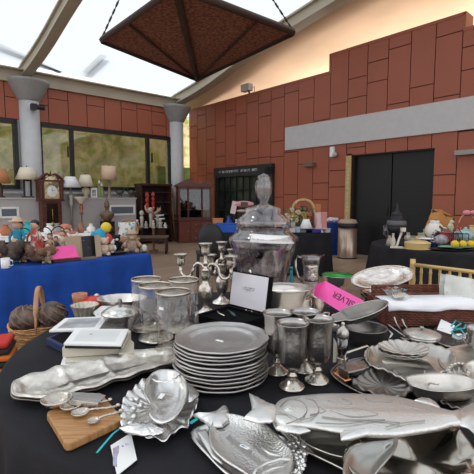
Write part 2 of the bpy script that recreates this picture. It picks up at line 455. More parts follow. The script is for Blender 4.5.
# peach vaulted ceiling beyond
PEACH = mat('peach plaster vault', (0.86, 0.64, 0.45), 0.8, var=0.07, vscale=0.8, bump=0.2, bscale=2)
vault('ceiling', PEACH, 0.1, 12, -1.0, 16, 0.27, th=0.08)
# columns
for nme, t, r0 in (('column_a', -4.46, 0.235), ('column_b', -0.14, 0.235)):
    q = MB(); q.lathe([(r0, 0), (r0, 3.78)], 40, (t, -0.02, 0)); o = q.build('column', COLGREY, loc=Q0, rz=FA)
    struct(o)
    q = MB(); q.lathe([(r0 + .01, 3.72), (r0 + .03, 3.74), (0.47, 4.12), (0.50, 4.16), (0.50, 4.2)], 40, (t, -0.02, 0)); q.build('capital', CAPGREY, o)
    q = MB(); q.box((t, -0.02, 4.25), (0.12, 0.12, 0.1)); q.build('bearing', BEIGE, o)
# right wall: x = .88, running along -y
def topf_r(a):            # a = s coordinate
    return 4.30 if a < 5.22 else (4.70 if a < 8.16 else 4.42)
DOOR = (5.87, 7.74, 0, 2.32); GATE = (0.85, 3.42, 0, 2.27)
def pl_right(m, r): m.box((0.865, -(r[0] + r[1]) / 2, (r[2] + r[3]) / 2), (0.03, r[1] - r[0], r[3] - r[2]))
holes = [DOOR, GATE, (3.82, 16, 2.60, 3.19), (5.73, 5.87, 0, 2.36)]
mb = MB(); a0 = 5.22 - 0.49 * 12
panelled(mb, a0, a0 + 0.49 * 29, topf_r, 0.0, holes, pl_right, 0.49, 11)
rw = struct(fobj(mb, 'wall_right', RED))
rs = [(a0, 5.22, 0, 4.29), (5.22, 8.16, 0, 4.69), (8.16, 13.4, 0, 4.41)]
for h in [(DOOR[0], DOOR[1], -1, DOOR[3]), (GATE[0], GATE[1], -1, GATE[3])]: rs = [x for r in rs for x in sub_rect([r], h)]
mb = MB()
for r in rs: mb.box((1.03, -(r[0] + r[1]) / 2, (r[2] + r[3]) / 2), (0.30, r[1] - r[0], r[3] - r[2]))
q = mb.build('panel_backing', JOINT, rw)
mb = MB()
for (a, b, z) in ((a0 - .03, 5.24, 4.34), (5.19, 8.19, 4.74), (8.16, 13.4, 4.45)): mb.box((1.02, -(a + b) / 2, z - 0.02), (0.36, b - a, 0.06))
mb.box((1.02, -5.2, 4.54), (0.36, 0.05, 0.42)); mb.box((1.02, -8.18, 4.6), (0.36, 0.05, 0.3))
mb.build('wall_cap', RED, rw)
mb = MB(); mb.box((0.84, -(3.82 + 13) / 2, 2.895), (0.07, 13 - 3.82, 0.59)); q = struct(fobj(mb, 'trim_7', LIGHTGREY))
# far closing wall past the column
mb = MB(); mb.box((0.5, 0.9, 1.2), (1.6, 0.1, 2.4)); struct(fobj(mb, 'wall_far', mat('pale green planting screen', (0.25, 0.36, 0.10), 0.9, var=0.3, vscale=4)))
# black doors
DOORM = mat('black door', (0.006, 0.007, 0.007), 0.5, var=0.1)
mid = (DOOR[0] + DOOR[1]) / 2 - 0.02
for n_, (a, b, hs) in enumerate(((DOOR[0], mid - 0.008, 1), (mid + 0.008, DOOR[1], -1))):
    q = MB(); q.box((1.02, -(a + b) / 2, 1.155), (0.05, b - a - 0.01, 2.29)); d = struct(fobj(q, 'door_%d' % (n_ + 1), DOORM, 0.004))
    q = MB(); ya = -(b - 0.06) if hs == 1 else -(a + 0.06)
    q.tube([(0.99, ya, 0.95), (0.96, ya, 0.95), (0.96, ya, 1.15), (0.99, ya, 1.15)], 0.008, 8); q.build('door_handle', BLACK, d)
q = MB(); q.box((0.97, -(DOOR[0] + 0.01), 1.16), (0.14, 0.03, 2.32)); q.box((0.97, -(DOOR[1] - 0.01), 1.16), (0.14, 0.03, 2.32)); q.box((0.97, -mid, 2.31), (0.14, DOOR[1] - DOOR[0], 0.03)); q.box((1.10, -(DOOR[0] + DOOR[1]) / 2, 1.15), (0.04, DOOR[1] - DOOR[0], 2.3)); struct(fobj(q, 'trim_8', BLACK))  # last box: dark board added behind the doors to block light through their gap
up.location = FW(5.4, 6.0, 1.2); up.rotation_euler = (PI, 0, FA)
# yellow upright sign beside the doors
YEL = mat('tan yellow strip', (0.46, 0.33, 0.13), 0.5, var=0.08)
t = T('upright_sign', 'narrow tan yellow upright sign strip beside the left edge of the black doors', 'sign', FW(0.83, 5.79, 0), FA)
q = MB(); q.box((0, 0, 1.16), (0.03, 0.14, 2.3)); q.build('strip', YEL, t)
q = MB(); marks(q, 1.3, 0.05, 30, Matrix.Translation((-0.017, 0, 1.5)) @ frame3((0, 0, 0), (0, 0, 1), (0, 1, 0)), 4); q.build('lettering', mat('pale lettering', (0.6, 0.58, 0.5), 0.6), t)
# dark glazed gate
gf = MB(); a, b = GATE[0], GATE[1]
gf.box((0.82, -(a + b) / 2, 2.13), (0.16, b - a, 0.30)); gf.box((0.82, -(a + 0.04), 1.1), (0.12, 0.08, 2.0)); gf.box((0.82, -(b - 0.13), 1.1), (0.16, 0.26, 2.2))
gate = struct(fobj(gf, 'door_3', mat('charcoal frame', (0.022, 0.024, 0.024), 0.5)))
q = MB(); q.box((0.98, -(a + b) / 2, 1.0), (0.02, b - a, 2.0)); q.build('pane', mat('dark green glass', (0.020, 0.028, 0.022), 0.15, col2=(0.07, 0.085, 0.06), vscale=1.5), gate)
q = MB()
for i in range(1, 8): q.box((0.92, -(a + (b - a - 0.2) * i / 8), 1.0), (0.03, 0.035, 2.0))
for z in (0.3, 0.62, 0.94, 1.26, 1.58): q.box((0.92, -(a + b) / 2, z), (0.03, b - a, 0.03))
q.build('glazing_bars', BLACK, gate)
q = MB(); marks(q, 1.75, 0.07, 36, Matrix.Translation((0.735, -2.0, 2.14)) @ frame3((0, 0, 0), (0, -1, 0), (0, 0, 1)), 6); q.build('lettering', PAPER, gate)
# small things fixed to walls
def fixt(name, label, cat, p): return T(name, label, cat, p, FA)
p = on_right(248, 84); p.z = 4.50
t = fixt('floodlight', 'small grey floodlight box standing on top of the red wall', 'light', p)
q = MB(); q.box((-0.05, 0, 0.02), (0.18, 0.34, 0.2)); q.build('housing', LIGHTGREY, t, bev=0.01)
q = MB(); q.box((0.05, 0.0, -0.12), (0.03, 0.05, 0.14)); q.tube([(0.02, -0.16, 0.0), (0.04, -0.22, 0.03), (0.05, -0.22, -0.16)], 0.01, 6); q.build('bracket', MAHOG, t)
p = on_right(312, 165)
t = fixt('wall_lamp', 'brown box wall lamp on the red wall left of the black doors', 'lamp', p)
q = MB(); q.box((-0.09, 0, 0.0), (0.18, 0.30, 0.10)); q.build('housing', mat('brown metal', (0.16, 0.11, 0.09), 0.4), t, bev=0.006)
q = MB(); q.box((-0.005, 0, 0), (0.02, 0.2, 0.16)); q.build('back_plate', BLACK, t)
p = on_right(468, 153)
t = fixt('wall_lamp', 'grey box wall lamp on the red wall right of the black doors', 'lamp', p)
q = MB(); q.box((-0.10, 0, 0.0), (0.2, 0.34, 0.09)); q.build('housing', mat('grey lamp metal', (0.27, 0.26, 0.24), 0.4), t, bev=0.006)
q = MB(); q.box((-0.005, 0, 0), (0.02, 0.2, 0.16)); q.build('back_plate', BLACK, t)
p = on_right(334, 152, .04)
t = fixt('alarm_light', 'small white alarm light on the red wall above the black doors', 'alarm', p)
q = MB(); q.box((-0.04, 0.02, 0.0), (0.08, 0.11, 0.24)); q.build('housing', WHITE, t, bev=0.01)
q = MB(); q.sph((-0.06, -0.07, -0.07), 0.06); q.build('lens', mat('grey lens', (0.4, 0.4, 0.4), 0.2), t)
p = on_left(29, 107, 0.3)
t = fixt('security_camera', 'dark security camera on the nearer round column', 'camera', FW(-4.44, 0.3, p.z))
q = MB(); q.tube([(0.0, -0.12, 0), (0.22, -0.12, 0)], 0.06, 12); q.box((-0.02, -0.1, 0.0), (0.12, 0.16, 0.14)); q.build('housing', BLACK, t, bev=0.005)
q = MB(); q.box((0, 0.02, 0), (0.1, 0.1, 0.1)); q.build('mount', BLACK, t)
# grey ledge with vents under the windows
led = MB(); s0, s1 = 0.12, 0.62; zl = 1.335
xr = to_F(on_left(136, 210, s1))[0]
led.box(((xr - 8.2) / 2, -(s0 + s1) / 2, (zl - 0.02) / 2), (xr + 8.2, s1 - s0, zl - 0.02))
lg = struct(fobj(led, 'trim_9', mat('pale grey cabinet', (0.43, 0.41, 0.40), 0.6, var=0.03)))
q = MB(); q.box(((xr - 8.2) / 2, -(s0 + s1) / 2 - .01, zl - 0.01), (xr + 8.24, s1 - s0 + .04, 0.03)); q.build('ledge_top', mat('ledge top', (0.5, 0.49, 0.47), 0.5), lg)
for (xa, xb, ya, yb) in ((0, 18, 208, 217), (110, 134, 206, 214)):
    pa = to_F(on_left(xa, ya, s1)); pb = to_F(on_left(xb, yb, s1)); cx = (pa[0] + pb[0]) / 2; cz = (pa[2] + pb[2]) / 2; w_, h_ = abs(pb[0] - pa[0]), abs(pa[2] - pb[2])
    v = T('air_vent', 'white framed air vent grille in the grey ledge ' + ('at the left edge of the photo' if xa == 0 else 'beside the floral cushion chair'), 'vent', FW(cx, s1 + 0.005, cz), FA)
    q = MB(); 
    for sx in (-1, 1): q.box((sx * w_ / 2, 0, 0), (0.05, 0.03, h_ + 0.05)); q.box((0, 0, sx * h_ / 2), (w_, 0.03, 0.05))
    q.build('frame', WHITE, v)
    q = MB(); q.box((0, 0.005, 0), (w_, 0.008, h_)); 
    for i in range(9): q.box((0, -0.006, -h_ / 2 + h_ * (i + .5) / 9), (w_, 0.012, 0.006))
    q.build('grille', mat('blue grey grille', (0.16, 0.2, 0.24), 0.4), v)
# low rail above the ledge
q = MB(); q.box((-4.2, -0.05, 1.47), (8, 0.06, 0.05)); struct(fobj(q, 'trim_10', LIGHTGREY))

# ================================================================ hanging rusty canopy
RUST = mat('rusty perforated steel', (0.33, 0.14, 0.085), 0.85, 0.0, col2=(0.13, 0.05, 0.035), vscale=22.0, bump=0.6, bscale=60, band=(0.40, 0.62))
RUSTD = mat('rusty steel bar', (0.055, 0.03, 0.02), 0.7, 0.3)
def at_z(x, y, z): return G(x, y, z)
zc = 3.75
pL, pF, pR = at_z(101, 40, zc), at_z(197, 79, zc), at_z(294, 32, zc)
pN = at_z(176, -13, zc + 0.0)
cen = (pL + pF + pR + pN) / 4
t = T('hanging_canopy', 'rusty perforated square steel canopy hanging from chains under the white roof', 'canopy', cen)
apex = cen * 0.55 + pF * 0.45 + Vector((0, 0, 0.30))
q = MB(); n = 10; ring = []
cs = [pL, pF, pR, pN]
vs = [p - cen for p in cs]; 
q.add(vs, [(0, 1, 2), (0, 2, 3)]); q.build('panel', RUST, t, th=0.012)
q = MB()
for i in range(4): q.tube([vs[i], vs[(i + 1) % 4]], 0.035, 4, flat=1.6)
q.build('edge_frame', RUSTD, t)
dz = Vector((0, 0, -0.03))
for k, (x, y, r) in enumerate(((176, -13, 0.05), (135, 25, 0.022), (245, 20, 0.022))):
    e = at_z(x, y, zc) - cen if k == 0 else None
    if k == 1: e = vs[0].lerp(vs[3], 0.42)
    if k == 2: e = vs[2].lerp(vs[3], 0.36)
    q = MB(); q.tube([vs[1] + dz, e + dz], r, 6, flat=0.6); q.build('rib', RUSTD, t)
top = Vector((cen.x - 0.1, cen.y - 0.2, 6.2))
for nm, (p, lab) in enumerate(((pL, 'left'), (pR, 'right'), (pN, 'near'))):
    zt = 5.35; d = top - p; e = p + d * ((zt - p.z) / d.z); m_ = MB(); n_ = int((e - p).length / 0.06)
    for i in range(n_):
        a_ = p.lerp(e, i / n_); b_ = p.lerp(e, (i + 1.25) / n_); m_.tube([a_, b_], 0.016 if i % 2 else 0.009, 5)
    m_.xf(Matrix.Translation(-p)); o = m_.build('chain', RUSTD, loc=p)
    tag(o, 'dark chain holding the %s corner of the rusty canopy' % lab, 'chain', 'chains of the rusty canopy')
# ================================================================ foreground round table
def smooth(P, k=6):
    P = [Vector(p) for p in P]; o = []; n = len(P)
    for i in range(n - 1):
        a, b, c, d = P[max(i - 1, 0)], P[i], P[i + 1], P[min(i + 2, n - 1)]
        for j in range(k): t = j / k; o.append(0.5 * ((2 * b) + (c - a) * t + (2 * a - 5 * b + 4 * c - d) * t * t + (3 * b - a - 3 * c + d) * t ** 3))
    return o + [P[-1]]
TC = Vector((0.045, 1.655, 0)); TR = 0.905
def round_cloth(name, c, r, label, folds=26, seed=1, z=0.745, m=BLACKCLOTH, cat='tablecloth'):
    rd = random.Random(seed); n = 240; ph = [rd.uniform(0, 6.28) for _ in range(3)]
    rows = [(0.0, z), (0.5, z), (0.9, z), (0.985, z), (0.997, z - 0.004), (1.003, z - 0.016)]
    vs = []; fs = []
    for i in range(16): rows.append((1.005, z - 0.03 - (z - 0.05) * i / 15))
    for j, (k, zz) in enumerate(rows):
        d = max(0, (z - 0.02 - zz)) / z
        for i in range(n):
            a = 2 * PI * i / n
            w = 0.10 * d ** 0.8 * (0.55 + 0.5 * math.sin(folds * a + ph[0] + 1.3 * math.sin(3 * a + ph[1])) + 0.22 * math.sin(folds * 1.7 * a + ph[2]))
            rr = r * max(k, 1e-4) + w
            vs.append((rr * math.cos(a), rr * math.sin(a), zz))
    for j in range(len(rows) - 1):
        for i in range(n): i2 = (i + 1) % n; fs.append((j * n + i, j * n + i2, (j + 1) * n + i2, (j + 1) * n + i))
    q = MB(); q.add(vs, fs, True); o = q.build(name, m, loc=(c[0], c[1], 0)); return tag(o, label, cat)
def rect_cloth(name, A, B, depth, side, label, m, seed=1, z=0.745, hem=0.04):
    """floor-length cloth on a table whose front edge runs A-B; depth goes towards side"""
    A, B = Vector(A), Vector(B); A.z = B.z = 0; ex = (B - A).normalized(); L = (B - A).length; rd = random.Random(seed)
    q = MB(); base = []; per = []
    c = 0.03
    pts = [(c, 0), (L - c, 0), (L, c), (L, depth - c), (L - c, depth), (c, depth), (0, depth - c), (0, c)]
    P = resample(pts, 260); ctr = Vector((L / 2, depth / 2)); n = len(P); vs = []; fs = []
    rows = [(-0.02, z), (0, z - .003), (0.006, z - 0.015)] + [(0.01, z - 0.03 - (z - 0.03 - hem) * i / 12) for i in range(13)]
    ph = [rd.uniform(0, 6.28) for _ in range(3)]
    for (off, zz) in rows:
        d = max(0, z - 0.02 - zz) / z
        for i in range(n):
            t_ = (P[(i + 1) % n] - P[i - 1]).normalized(); nn = Vector((t_.y, -t_.x))
            w = 0.06 * d ** .8 * (0.6 + 0.5 * math.sin(i * 0.42 + ph[0] + math.sin(i * .07 + ph[1])) + 0.2 * math.sin(i * 0.9 + ph[2]))
            v = P[i] + nn * (off + w); vs.append((v.x, v.y, zz))
    for j in range(len(rows) - 1):
        for i in range(n): i2 = (i + 1) % n; fs.append((j * n + i, j * n + i2, (j + 1) * n + i2, (j + 1) * n + i))
    fs.append(tuple(range(n)))
    q.add(vs, fs, True); q.sm[-1] = False
    rz = math.atan2(ex.y, ex.x)
    o = q.build(name, m, loc=(A.x, A.y, 0), rz=rz); return tag(o, label, 'tablecloth')
round_cloth('tablecloth', TC, TR, 'black floor-length cloth on the round table in the foreground full of pewter', 22, 4)
ZT = 0.748

# ---- stack of pewter plates
c0 = G(221, 376, ZT); plates = []
order = ['bottom plate of the tall pewter stack', 'second plate from the bottom of the pewter stack', 'third plate from the bottom of the pewter stack', 'fourth plate from the bottom of the pewter stack', 'fifth plate from the bottom of the pewter stack', 'middle plate of the tall pewter stack', 'fifth plate from the top of the pewter stack', 'fourth plate from the top of the pewter stack', 'third plate from the top of the pewter stack', 'pewter plate directly under the topmost plate of the stack', 'topmost pewter plate of the stack, with a small white sticker']
out = ell(0.149, 0.149, 120, 0, 0.010, 10)
mod = lambda k, a, q: 0.0009 * math.cos(2 * PI * a * 6) * (1 - k) if k < .4 else 0
t0 = T('pewter_plate', order[0], 'plate', (c0.x, c0.y, ZT), 0, 'stacked pewter plates')
q = MB(); q.plate(out, [(0, 0.0145), (0.012, 0.017), (0.035, 0.0165), (0.05, 0.0145), (0.22, 0.012), (0.25, 0.0115), (0.30, 0.006), (0.36, 0.0035), (0.6, 0.003), (1.0, 0.003)], th=0.003, n=144, mod=mod)
q.build('dish', PLATEP, t0)
q = MB(); q.tube([(p.x, p.y, 0.0155) for p in crom(out, 120)], 0.0034, 6, closed=True); q.build('rim', PLATEP, t0)
rd = random.Random(5)
for i in range(1, 11):
    z = ZT + 0.0118 * i + (0.001 if i > 1 else 0)
    d = dup(t0, (c0.x + rd.uniform(-.004, .004), c0.y + rd.uniform(-.004, .004), z), rd.uniform(-0.3, 0.3), order[i])
    if i < 2: d.scale = (1.0, 1.0, 1)
t0.scale = (1.01, 1.01, 1)
sp = G(220, 336, ZT + 0.13)
q = MB(); q.box((0, 0, 0), (0.028, 0.011, 0.0006), rz=-0.45); s_ = q.build('price_sticker', PAPER, d, loc=(d.matrix_world.inverted() @ Vector((0, 0, 0))) * 0 + Vector((-0.005, -0.01, 0.0042)))
s_['label'] = 'small white price sticker'

# ---- goblets
def goblet(loc, label, rz=0, proto=None):
    if proto: return dup(proto, loc, rz, label)
    t = T('pewter_goblet', label, 'goblet', loc, 0, 'pewter goblets')
    q = MB(); q.lathe([(0.004, 0.008), (0.040, 0.0), (0.0405, 0.004), (0.036, 0.008), (0.026, 0.013), (0.022, 0.020), (0.014, 0.024), (0.0095, 0.028)], 40); q.build('foot', SATIN, t)
    q = MB(); q.lathe([(0.0095, 0.026), (0.013, 0.031), (0.016, 0.037), (0.013, 0.043), (0.0085, 0.047), (0.0085, 0.053), (0.013, 0.058), (0.011, 0.062)], 32); q.build('stem', SATIN, t)
    q = MB(); q.lathe([(0.008, 0.060), (0.024, 0.064), (0.036, 0.075), (0.0415, 0.095), (0.0425, 0.13), (0.043, 0.165), (0.0455, 0.19), (0.0495, 0.203), (0.0500, 0.205), (0.0480, 0.205), (0.0435, 0.19), (0.041, 0.165), (0.040, 0.10), (0.034, 0.078), (0.0001, 0.070)], 48); q.build('bowl', PEWTER, t)
    return t
g0 = goblet(G(292, 387, ZT), 'nearest of the four pewter goblets, in front of the others beside the plate stack')
for (x, y, l) in ((277, 372, 'leftmost of the four pewter goblets, between the plate stack and the nearest goblet'), (304, 370, 'hindmost of the four pewter goblets, mostly hidden behind the two front ones'), (317, 381, 'rightmost of the four pewter goblets, beside the tall shaker')):
    goblet(G(x, y, ZT), l, 0.5, g0)

# ---- cutting board and measuring spoons
bz = ZT + 0.022; co = G(83, 415, bz); pts = loc_px([(45.5, 411), (66, 444.5), (121, 421), (118, 402), (104, 392)], bz, co)
pts = loc_px([(45.5, 411), (66, 444.5), (124, 418), (100, 391)], bz, co)
def rounded(P, r=0.018):
    o = []
    n = len(P)
    for i in range(n):
        a, b, c = Vector(P[i - 1]), Vector(P[i]), Vector(P[(i + 1) % n]); u1 = (a - b).normalized() * r; u2 = (c - b).normalized() * r
        for k in range(6): t_ = k / 5; o.append(tuple((b + u1) * (1 - t_) ** 2 + b * 2 * t_ * (1 - t_) + (b + u2) * t_ ** 2))
    return o
t = T('cutting_board', 'rounded oak cutting board on the black cloth with pewter measuring spoons on it', 'cutting board', (co.x, co.y, ZT), 0)
q = MB(); q.prism(rounded(pts), 0, 0.021); b_ = q.build('board', WOOD, t, bev=0.004)
bz += 0.001
def spoon(bx, by, hx, hy, rpx, label, tipdecor=1):
    b = G(bx, by, bz + 0.004); h = G(hx, hy, bz + 0.004); d = (h - b).normalized(); r = rpx * b.length / 470
    ang = math.atan2(d.y, d.x); ln = (h - b).length
    t = T('measuring_spoon', label, 'spoon', (b.x, b.y, bz), ang, 'pewter measuring spoons on the cutting board')
    q = MB(); q.lathe([(0.001, 0.0), (r * .5, 0.002), (r * .85, r * .32), (r, r * .62), (r * .94, r * .64), (r * .78, r * .36), (r * .4, 0.005), (0.001, 0.004)], 32, sx=1.12); q.build('spoon_bowl', SATIN, t)
    q = MB(); m_ = [(r * .95, 0, r * .58), (ln * .4, 0, 0.007 + r * .2), (ln * .7, 0, 0.006), (ln, 0, 0.006)]; q.tube(m_, [0.003, 0.0025, 0.0035, 0.004], 8)
    q.build('handle', SATIN, t)
    q = MB()
    for k, s in ((0.45, .003), (.6, .0035), (.8, .003), (1.0, .005)): q.sph((ln * k, 0, 0.008), s, (1.3, 1, 1))
    q.build('handle_ornament', SATIN, t)
spoon(57, 404.5, 88, 397, 12.3, 'largest pewter measuring spoon, at the left end of the cutting board')
spoon(71, 408.5, 110, 401, 8.6, 'second largest pewter measuring spoon, beside the largest on the board')
spoon(80.5, 414.5, 118, 406.5, 7.2, 'second smallest pewter measuring spoon, beside the smallest on the board')
spoon(93.5, 421.5, 121, 412, 5.2, 'smallest pewter measuring spoon, nearest the front edge of the board')
o_ = G(87, 396.5, bz + .02); t = T('spoon_holder', 'flat pewter holder bar lying across the spoon handles on the cutting board', 'holder', (o_.x, o_.y, bz + 0.008), 0)
hp = loc_px([(68, 394), (67, 399.5), (98, 403.5), (106, 395.5), (100, 393.5), (72, 392)], bz + 0.02, o_)
q = MB(); q.prism(hp, 0.010, 0.0125); q.build('bar', PEWTER, t, bev=0.0008)
q = MB(); p_ = loc_px([(67, 399.5), (98, 403.5)], bz + 0.02, o_); q.add([(p_[0][0], p_[0][1], .0115), (p_[1][0], p_[1][1], .0115), (p_[1][0], p_[1][1] - .002, .0), (p_[0][0], p_[0][1] - .002, .0)], [(0, 1, 2, 3)]); q.build('front_lip', SATIN, t, th=0.002)

# ---- long divided trays
TRAYM = mat('bright pewter', (0.72, 0.68, 0.61), 0.33, 0.92, var=0.2, vscale=22, bump=0.6, bscale=26)
tray_px = [(12.5, 390), (14, 383), (20, 380), (32, 375.5), (45, 373), (57, 368), (68, 367), (80, 363.2), (95, 361), (110, 356.5), (122, 355.5), (133, 351.5), (150, 351), (167, 348.5), (173, 351), (176, 357), (173, 363), (158, 367.5), (144, 371), (129, 377), (114, 380), (95, 388), (76, 391.5), (58, 398), (42, 398.5), (24, 398), (14, 395)]
for k in (0, 1):
    zz = ZT + 0.030 - 0.013 * k; o_ = G(93, 374, zz)
    t = T('long_tray', ['upper long divided pewter tray with wavy rim, stacked at left', 'lower long divided pewter tray, mostly hidden under the upper one'][k], 'tray', (o_.x, o_.y, ZT + (0.016 if k == 0 else 0)), 0.0, 'long divided pewter trays')
    pts = loc_px(tray_px, zz, o_)
    if k: pts = [(x + 0.004, y - 0.012) for x, y in pts]
    a_ = G(45, 387, zz) - o_; b_ = G(148, 360, zz) - o_; L_ = (b_ - a_)
    def md(kk, a, q, a_=a_, L_=L_):
        s = (Vector((q.x - a_.x, q.y - a_.y)).dot(Vector((L_.x, L_.y)))) / (L_.x ** 2 + L_.y ** 2)
        v = 0.0
        for c in (0.22, 0.60): v += 0.007 * math.exp(-((s - c) / 0.025) ** 2) * (1 if kk > 0.35 else kk / .35)
        return v + 0.0015 * math.sin(a * 95) * (1 if kk < .25 else 0)
    q = MB(); pr = [(0, .016), (0.06, 0.019), (0.16, .017), (.28, .013), (.40, .004), (.55, 0.002), (.8, 0.001), (1.0, 0.001)] 
    fine = [(a0 + (b0 - a0) * j / 2, z0 + (z1 - z0) * j / 2) for (a0, z0), (b0, z1) in zip(pr, pr[1:]) for j in range(2)] + [pr[-1]]
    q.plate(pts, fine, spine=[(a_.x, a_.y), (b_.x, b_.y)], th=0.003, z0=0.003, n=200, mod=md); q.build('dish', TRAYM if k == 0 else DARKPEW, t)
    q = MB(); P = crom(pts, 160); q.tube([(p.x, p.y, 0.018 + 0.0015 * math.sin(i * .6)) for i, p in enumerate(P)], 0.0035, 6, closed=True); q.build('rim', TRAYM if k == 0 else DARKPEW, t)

# ---- fish shaped bowl on scalloped platter (front left)
WAL2 = mat('bright cast aluminium', (0.78, 0.77, 0.75), 0.24, 0.93, var=0.06, vscale=10, bump=0.2, bscale=30)
zz = ZT + 0.02; o_ = G(160, 406, zz)
t = T('shell_platter', 'bright metal scalloped platter under the fish shaped bowl, front left of the plate stack', 'platter', (o_.x, o_.y, ZT), 0)
pts = loc_px([(120, 423), (121, 411), (122, 402), (126, 394), (133, 388), (140, 381), (150, 376), (163, 374), (180, 377), (192, 384), (198, 396), (197, 407), (190, 420), (188, 427), (176, 431), (166, 440), (152, 438), (140, 435), (128, 431)], zz, o_)
def sc(k, a, q): return 0.004 * math.cos(a * 2 * PI * 22) * max(0, 1 - k * 1.6)
q = MB(); q.plate(pts, [(0, 0.018), (0.05, 0.02), (.15, 0.012), (.3, .006), (.5, .002), (1, .001)], z0=0.003, n=200, mod=sc); q.build('dish', WAL2, t)
q = MB()
for (x, y) in ((127, 404), (131, 397), (128, 411), (134, 405), (137, 396), (134, 413), (140, 388), (130, 420), (141, 402), (145, 384)):
    p = G(x, y, zz) - o_; q.sph((p.x, p.y, 0.012), 0.009, (1, 1.2, .6), 12)
q.build('beading', WAL2, t)
zz = ZT + 0.05; o_ = G(163, 400, zz)
t = T('fish_bowl', 'bright metal fish shaped bowl with white sticker, front left of the plate stack', 'bowl', (o_.x, o_.y, ZT + 0.022), 0)
body = loc_px([(144, 396), (146, 384), (153, 375), (163, 371.5), (176, 373), (185, 381), (188, 392), (186, 404), (181, 414), (173, 422), (163, 426), (155, 424), (149, 417), (150, 407)], zz, o_)
q = MB(); q.plate(body, [(0, .034), (.04, .036), (.1, .033), (.2, .02), (.35, .009), (.6, .004), (1, .003)], th=0.004, z0=0.002, n=120); q.build('bowl_body', WAL2, t)
q = MB(); tail = loc_px([(157, 422), (147, 424), (133, 425), (119, 429), (128, 433), (142, 436), (156, 436), (165, 432), (166, 425)], zz - .01, o_); q.plate(tail, [(0, 0.0), (.3, .004), (1, .007)], th=0.004, z0=0.022, n=80, mod=lambda k, a, p: 0.0016 * math.sin(p.y * 900 + p.x * 300)); q.build('tail_fin', WAL2, t)
q = MB(); fin = loc_px([(184, 382), (191, 387), (199, 394), (196, 399), (187, 402)], zz - .01, o_); q.plate(fin, [(0, 0.0), (.3, .004), (1, .007)], th=0.004, z0=0.022, n=60); q.build('side_fin', WAL2, t)
q = MB(); lip = [G(x, y, zz) - o_ for x, y in ((150, 379), (156, 384), (165, 385), (176, 381), (181, 377))]; q.tube([(p.x, p.y, 0.036) for p in lip], 0.003, 8); q.build('mouth_ridge', WAL2, t)
q = MB(); q.box((0, 0, 0), (0.014, 0.020, 0.0006), rz=-0.35, M=Matrix.Rotation(0.25, 4, 'X')); p = G(161.5, 405, zz - .04) - o_; s_ = q.build('price_sticker', PAPER, t, loc=(p.x, p.y, 0.014)); s_['label'] = 'small white price sticker'
# tag card
o_ = G(122, 455, ZT + .004); t = T('price_tag', 'white price tag card with turquoise ribbon hanging over the front table edge', 'price tag', (o_.x, o_.y, ZT + 0.004), 0)
cp = loc_px([(110.5, 446), (131, 433), (137, 460), (117, 476)], ZT + .004, o_)
q = MB(); q.prism(cp, 0, 0.0012); q.build('card', PAPER, t)
q = MB(); pp = loc_px([(113, 449), (119, 446), (119, 452), (117, 458), (117, 468), (113, 466)], ZT + .004, o_); q.prism(pp, 0.0012, 0.0018); q.build('printed_flowers', colour('faded rose print', (0.45, 0.25, 0.28), col2=(0.35, 0.45, 0.6), vscale=90), t)
q = MB(); p = G(126, 447, ZT) - o_; marks(q, 0.018, 0.008, 4, Matrix.Translation((p.x, p.y, 0.0015)) @ Matrix.Rotation(.7, 4, 'Z'), 3); q.build('lettering', colour('blue ink', (0.15, 0.3, 0.7)), t)
q = MB(); rb = [G(x, y, ZT) - o_ for x, y in ((97, 457), (104, 450), (113, 441), (124, 434))]; q.tube([(p.x, p.y, 0.006 + .004 * i) for i, p in enumerate(rb)], 0.0028, 8, flat=.35); q.build('ribbon', TURQ, t)

# ---- scaled fish platter with beaded platter beneath
zz = ZT + 0.018; o_ = G(255, 450, zz)
t = T('beaded_platter', 'bright platter with grape beaded edge under the scaled fish plate at the front', 'platter', (o_.x, o_.y, ZT), 0)
pts = loc_px([(191, 430), (200, 424), (220, 420), (260, 428), (290, 438), (306, 452), (304, 468), (296, 480), (262, 492), (228, 474), (205, 452), (194, 440)], zz, o_)
q = MB(); q.plate(pts, [(0, .012), (.06, .014), (.2, .008), (.5, .002), (1, .001)], z0=0.003, n=120); q.build('dish', WAL2, t)
q = MB(); rd = random.Random(9)
for k in range(44):
    x = 290 + rd.uniform(-1, 15) + (6 if k % 3 == 0 else 0); y = 434 + k * 1.0 + rd.uniform(-2, 2); x = min(x, 293 + 14 * math.sin((y - 430) / 50 * PI) + 2)
    p = G(x, y, zz) - o_; q.sph((p.x, p.y, 0.018 + rd.uniform(0, .006)), rd.uniform(.0045, .0075), (1, 1, .8), 10)
q.build('grape_beading', WAL2, t)
q = MB(); rb = [G(x, y, zz) - o_ for x, y in ((190, 424), (198, 419), (207, 418), (211, 424))]; q.tube([(p.x, p.y, 0.02) for p in rb], 0.006, 8, flat=.25); r_ = q.build('ribbon', TURQ, t); r_['label'] = 'turquoise ribbon'
zz = ZT + 0.045; o_ = G(255, 445, zz)
t = T('fish_plate', 'scaled aluminium fish shaped plate with a sticker, at the front centre of the table', 'plate', (o_.x, o_.y, ZT + 0.022), 0)
body = loc_px([(220, 414), (234, 414), (249, 418), (262, 422), (274, 431), (284, 441), (293, 455), (290, 472), (280, 486), (262, 484), (240, 470), (224, 460), (212, 448), (209, 434), (212, 422)], zz, o_)
a_ = G(226, 430, zz) - o_; b_ = G(268, 462, zz) - o_
q = MB(); q.plate(body, [(0, .022), (.03, .0245), (.08, .023), (.2, .015), (.4, .010), (.7, .008), (1, .007)], spine=[(a_.x, a_.y), (b_.x, b_.y)], th=0.004, n=140); q.build('body', FISHSCALE, t)
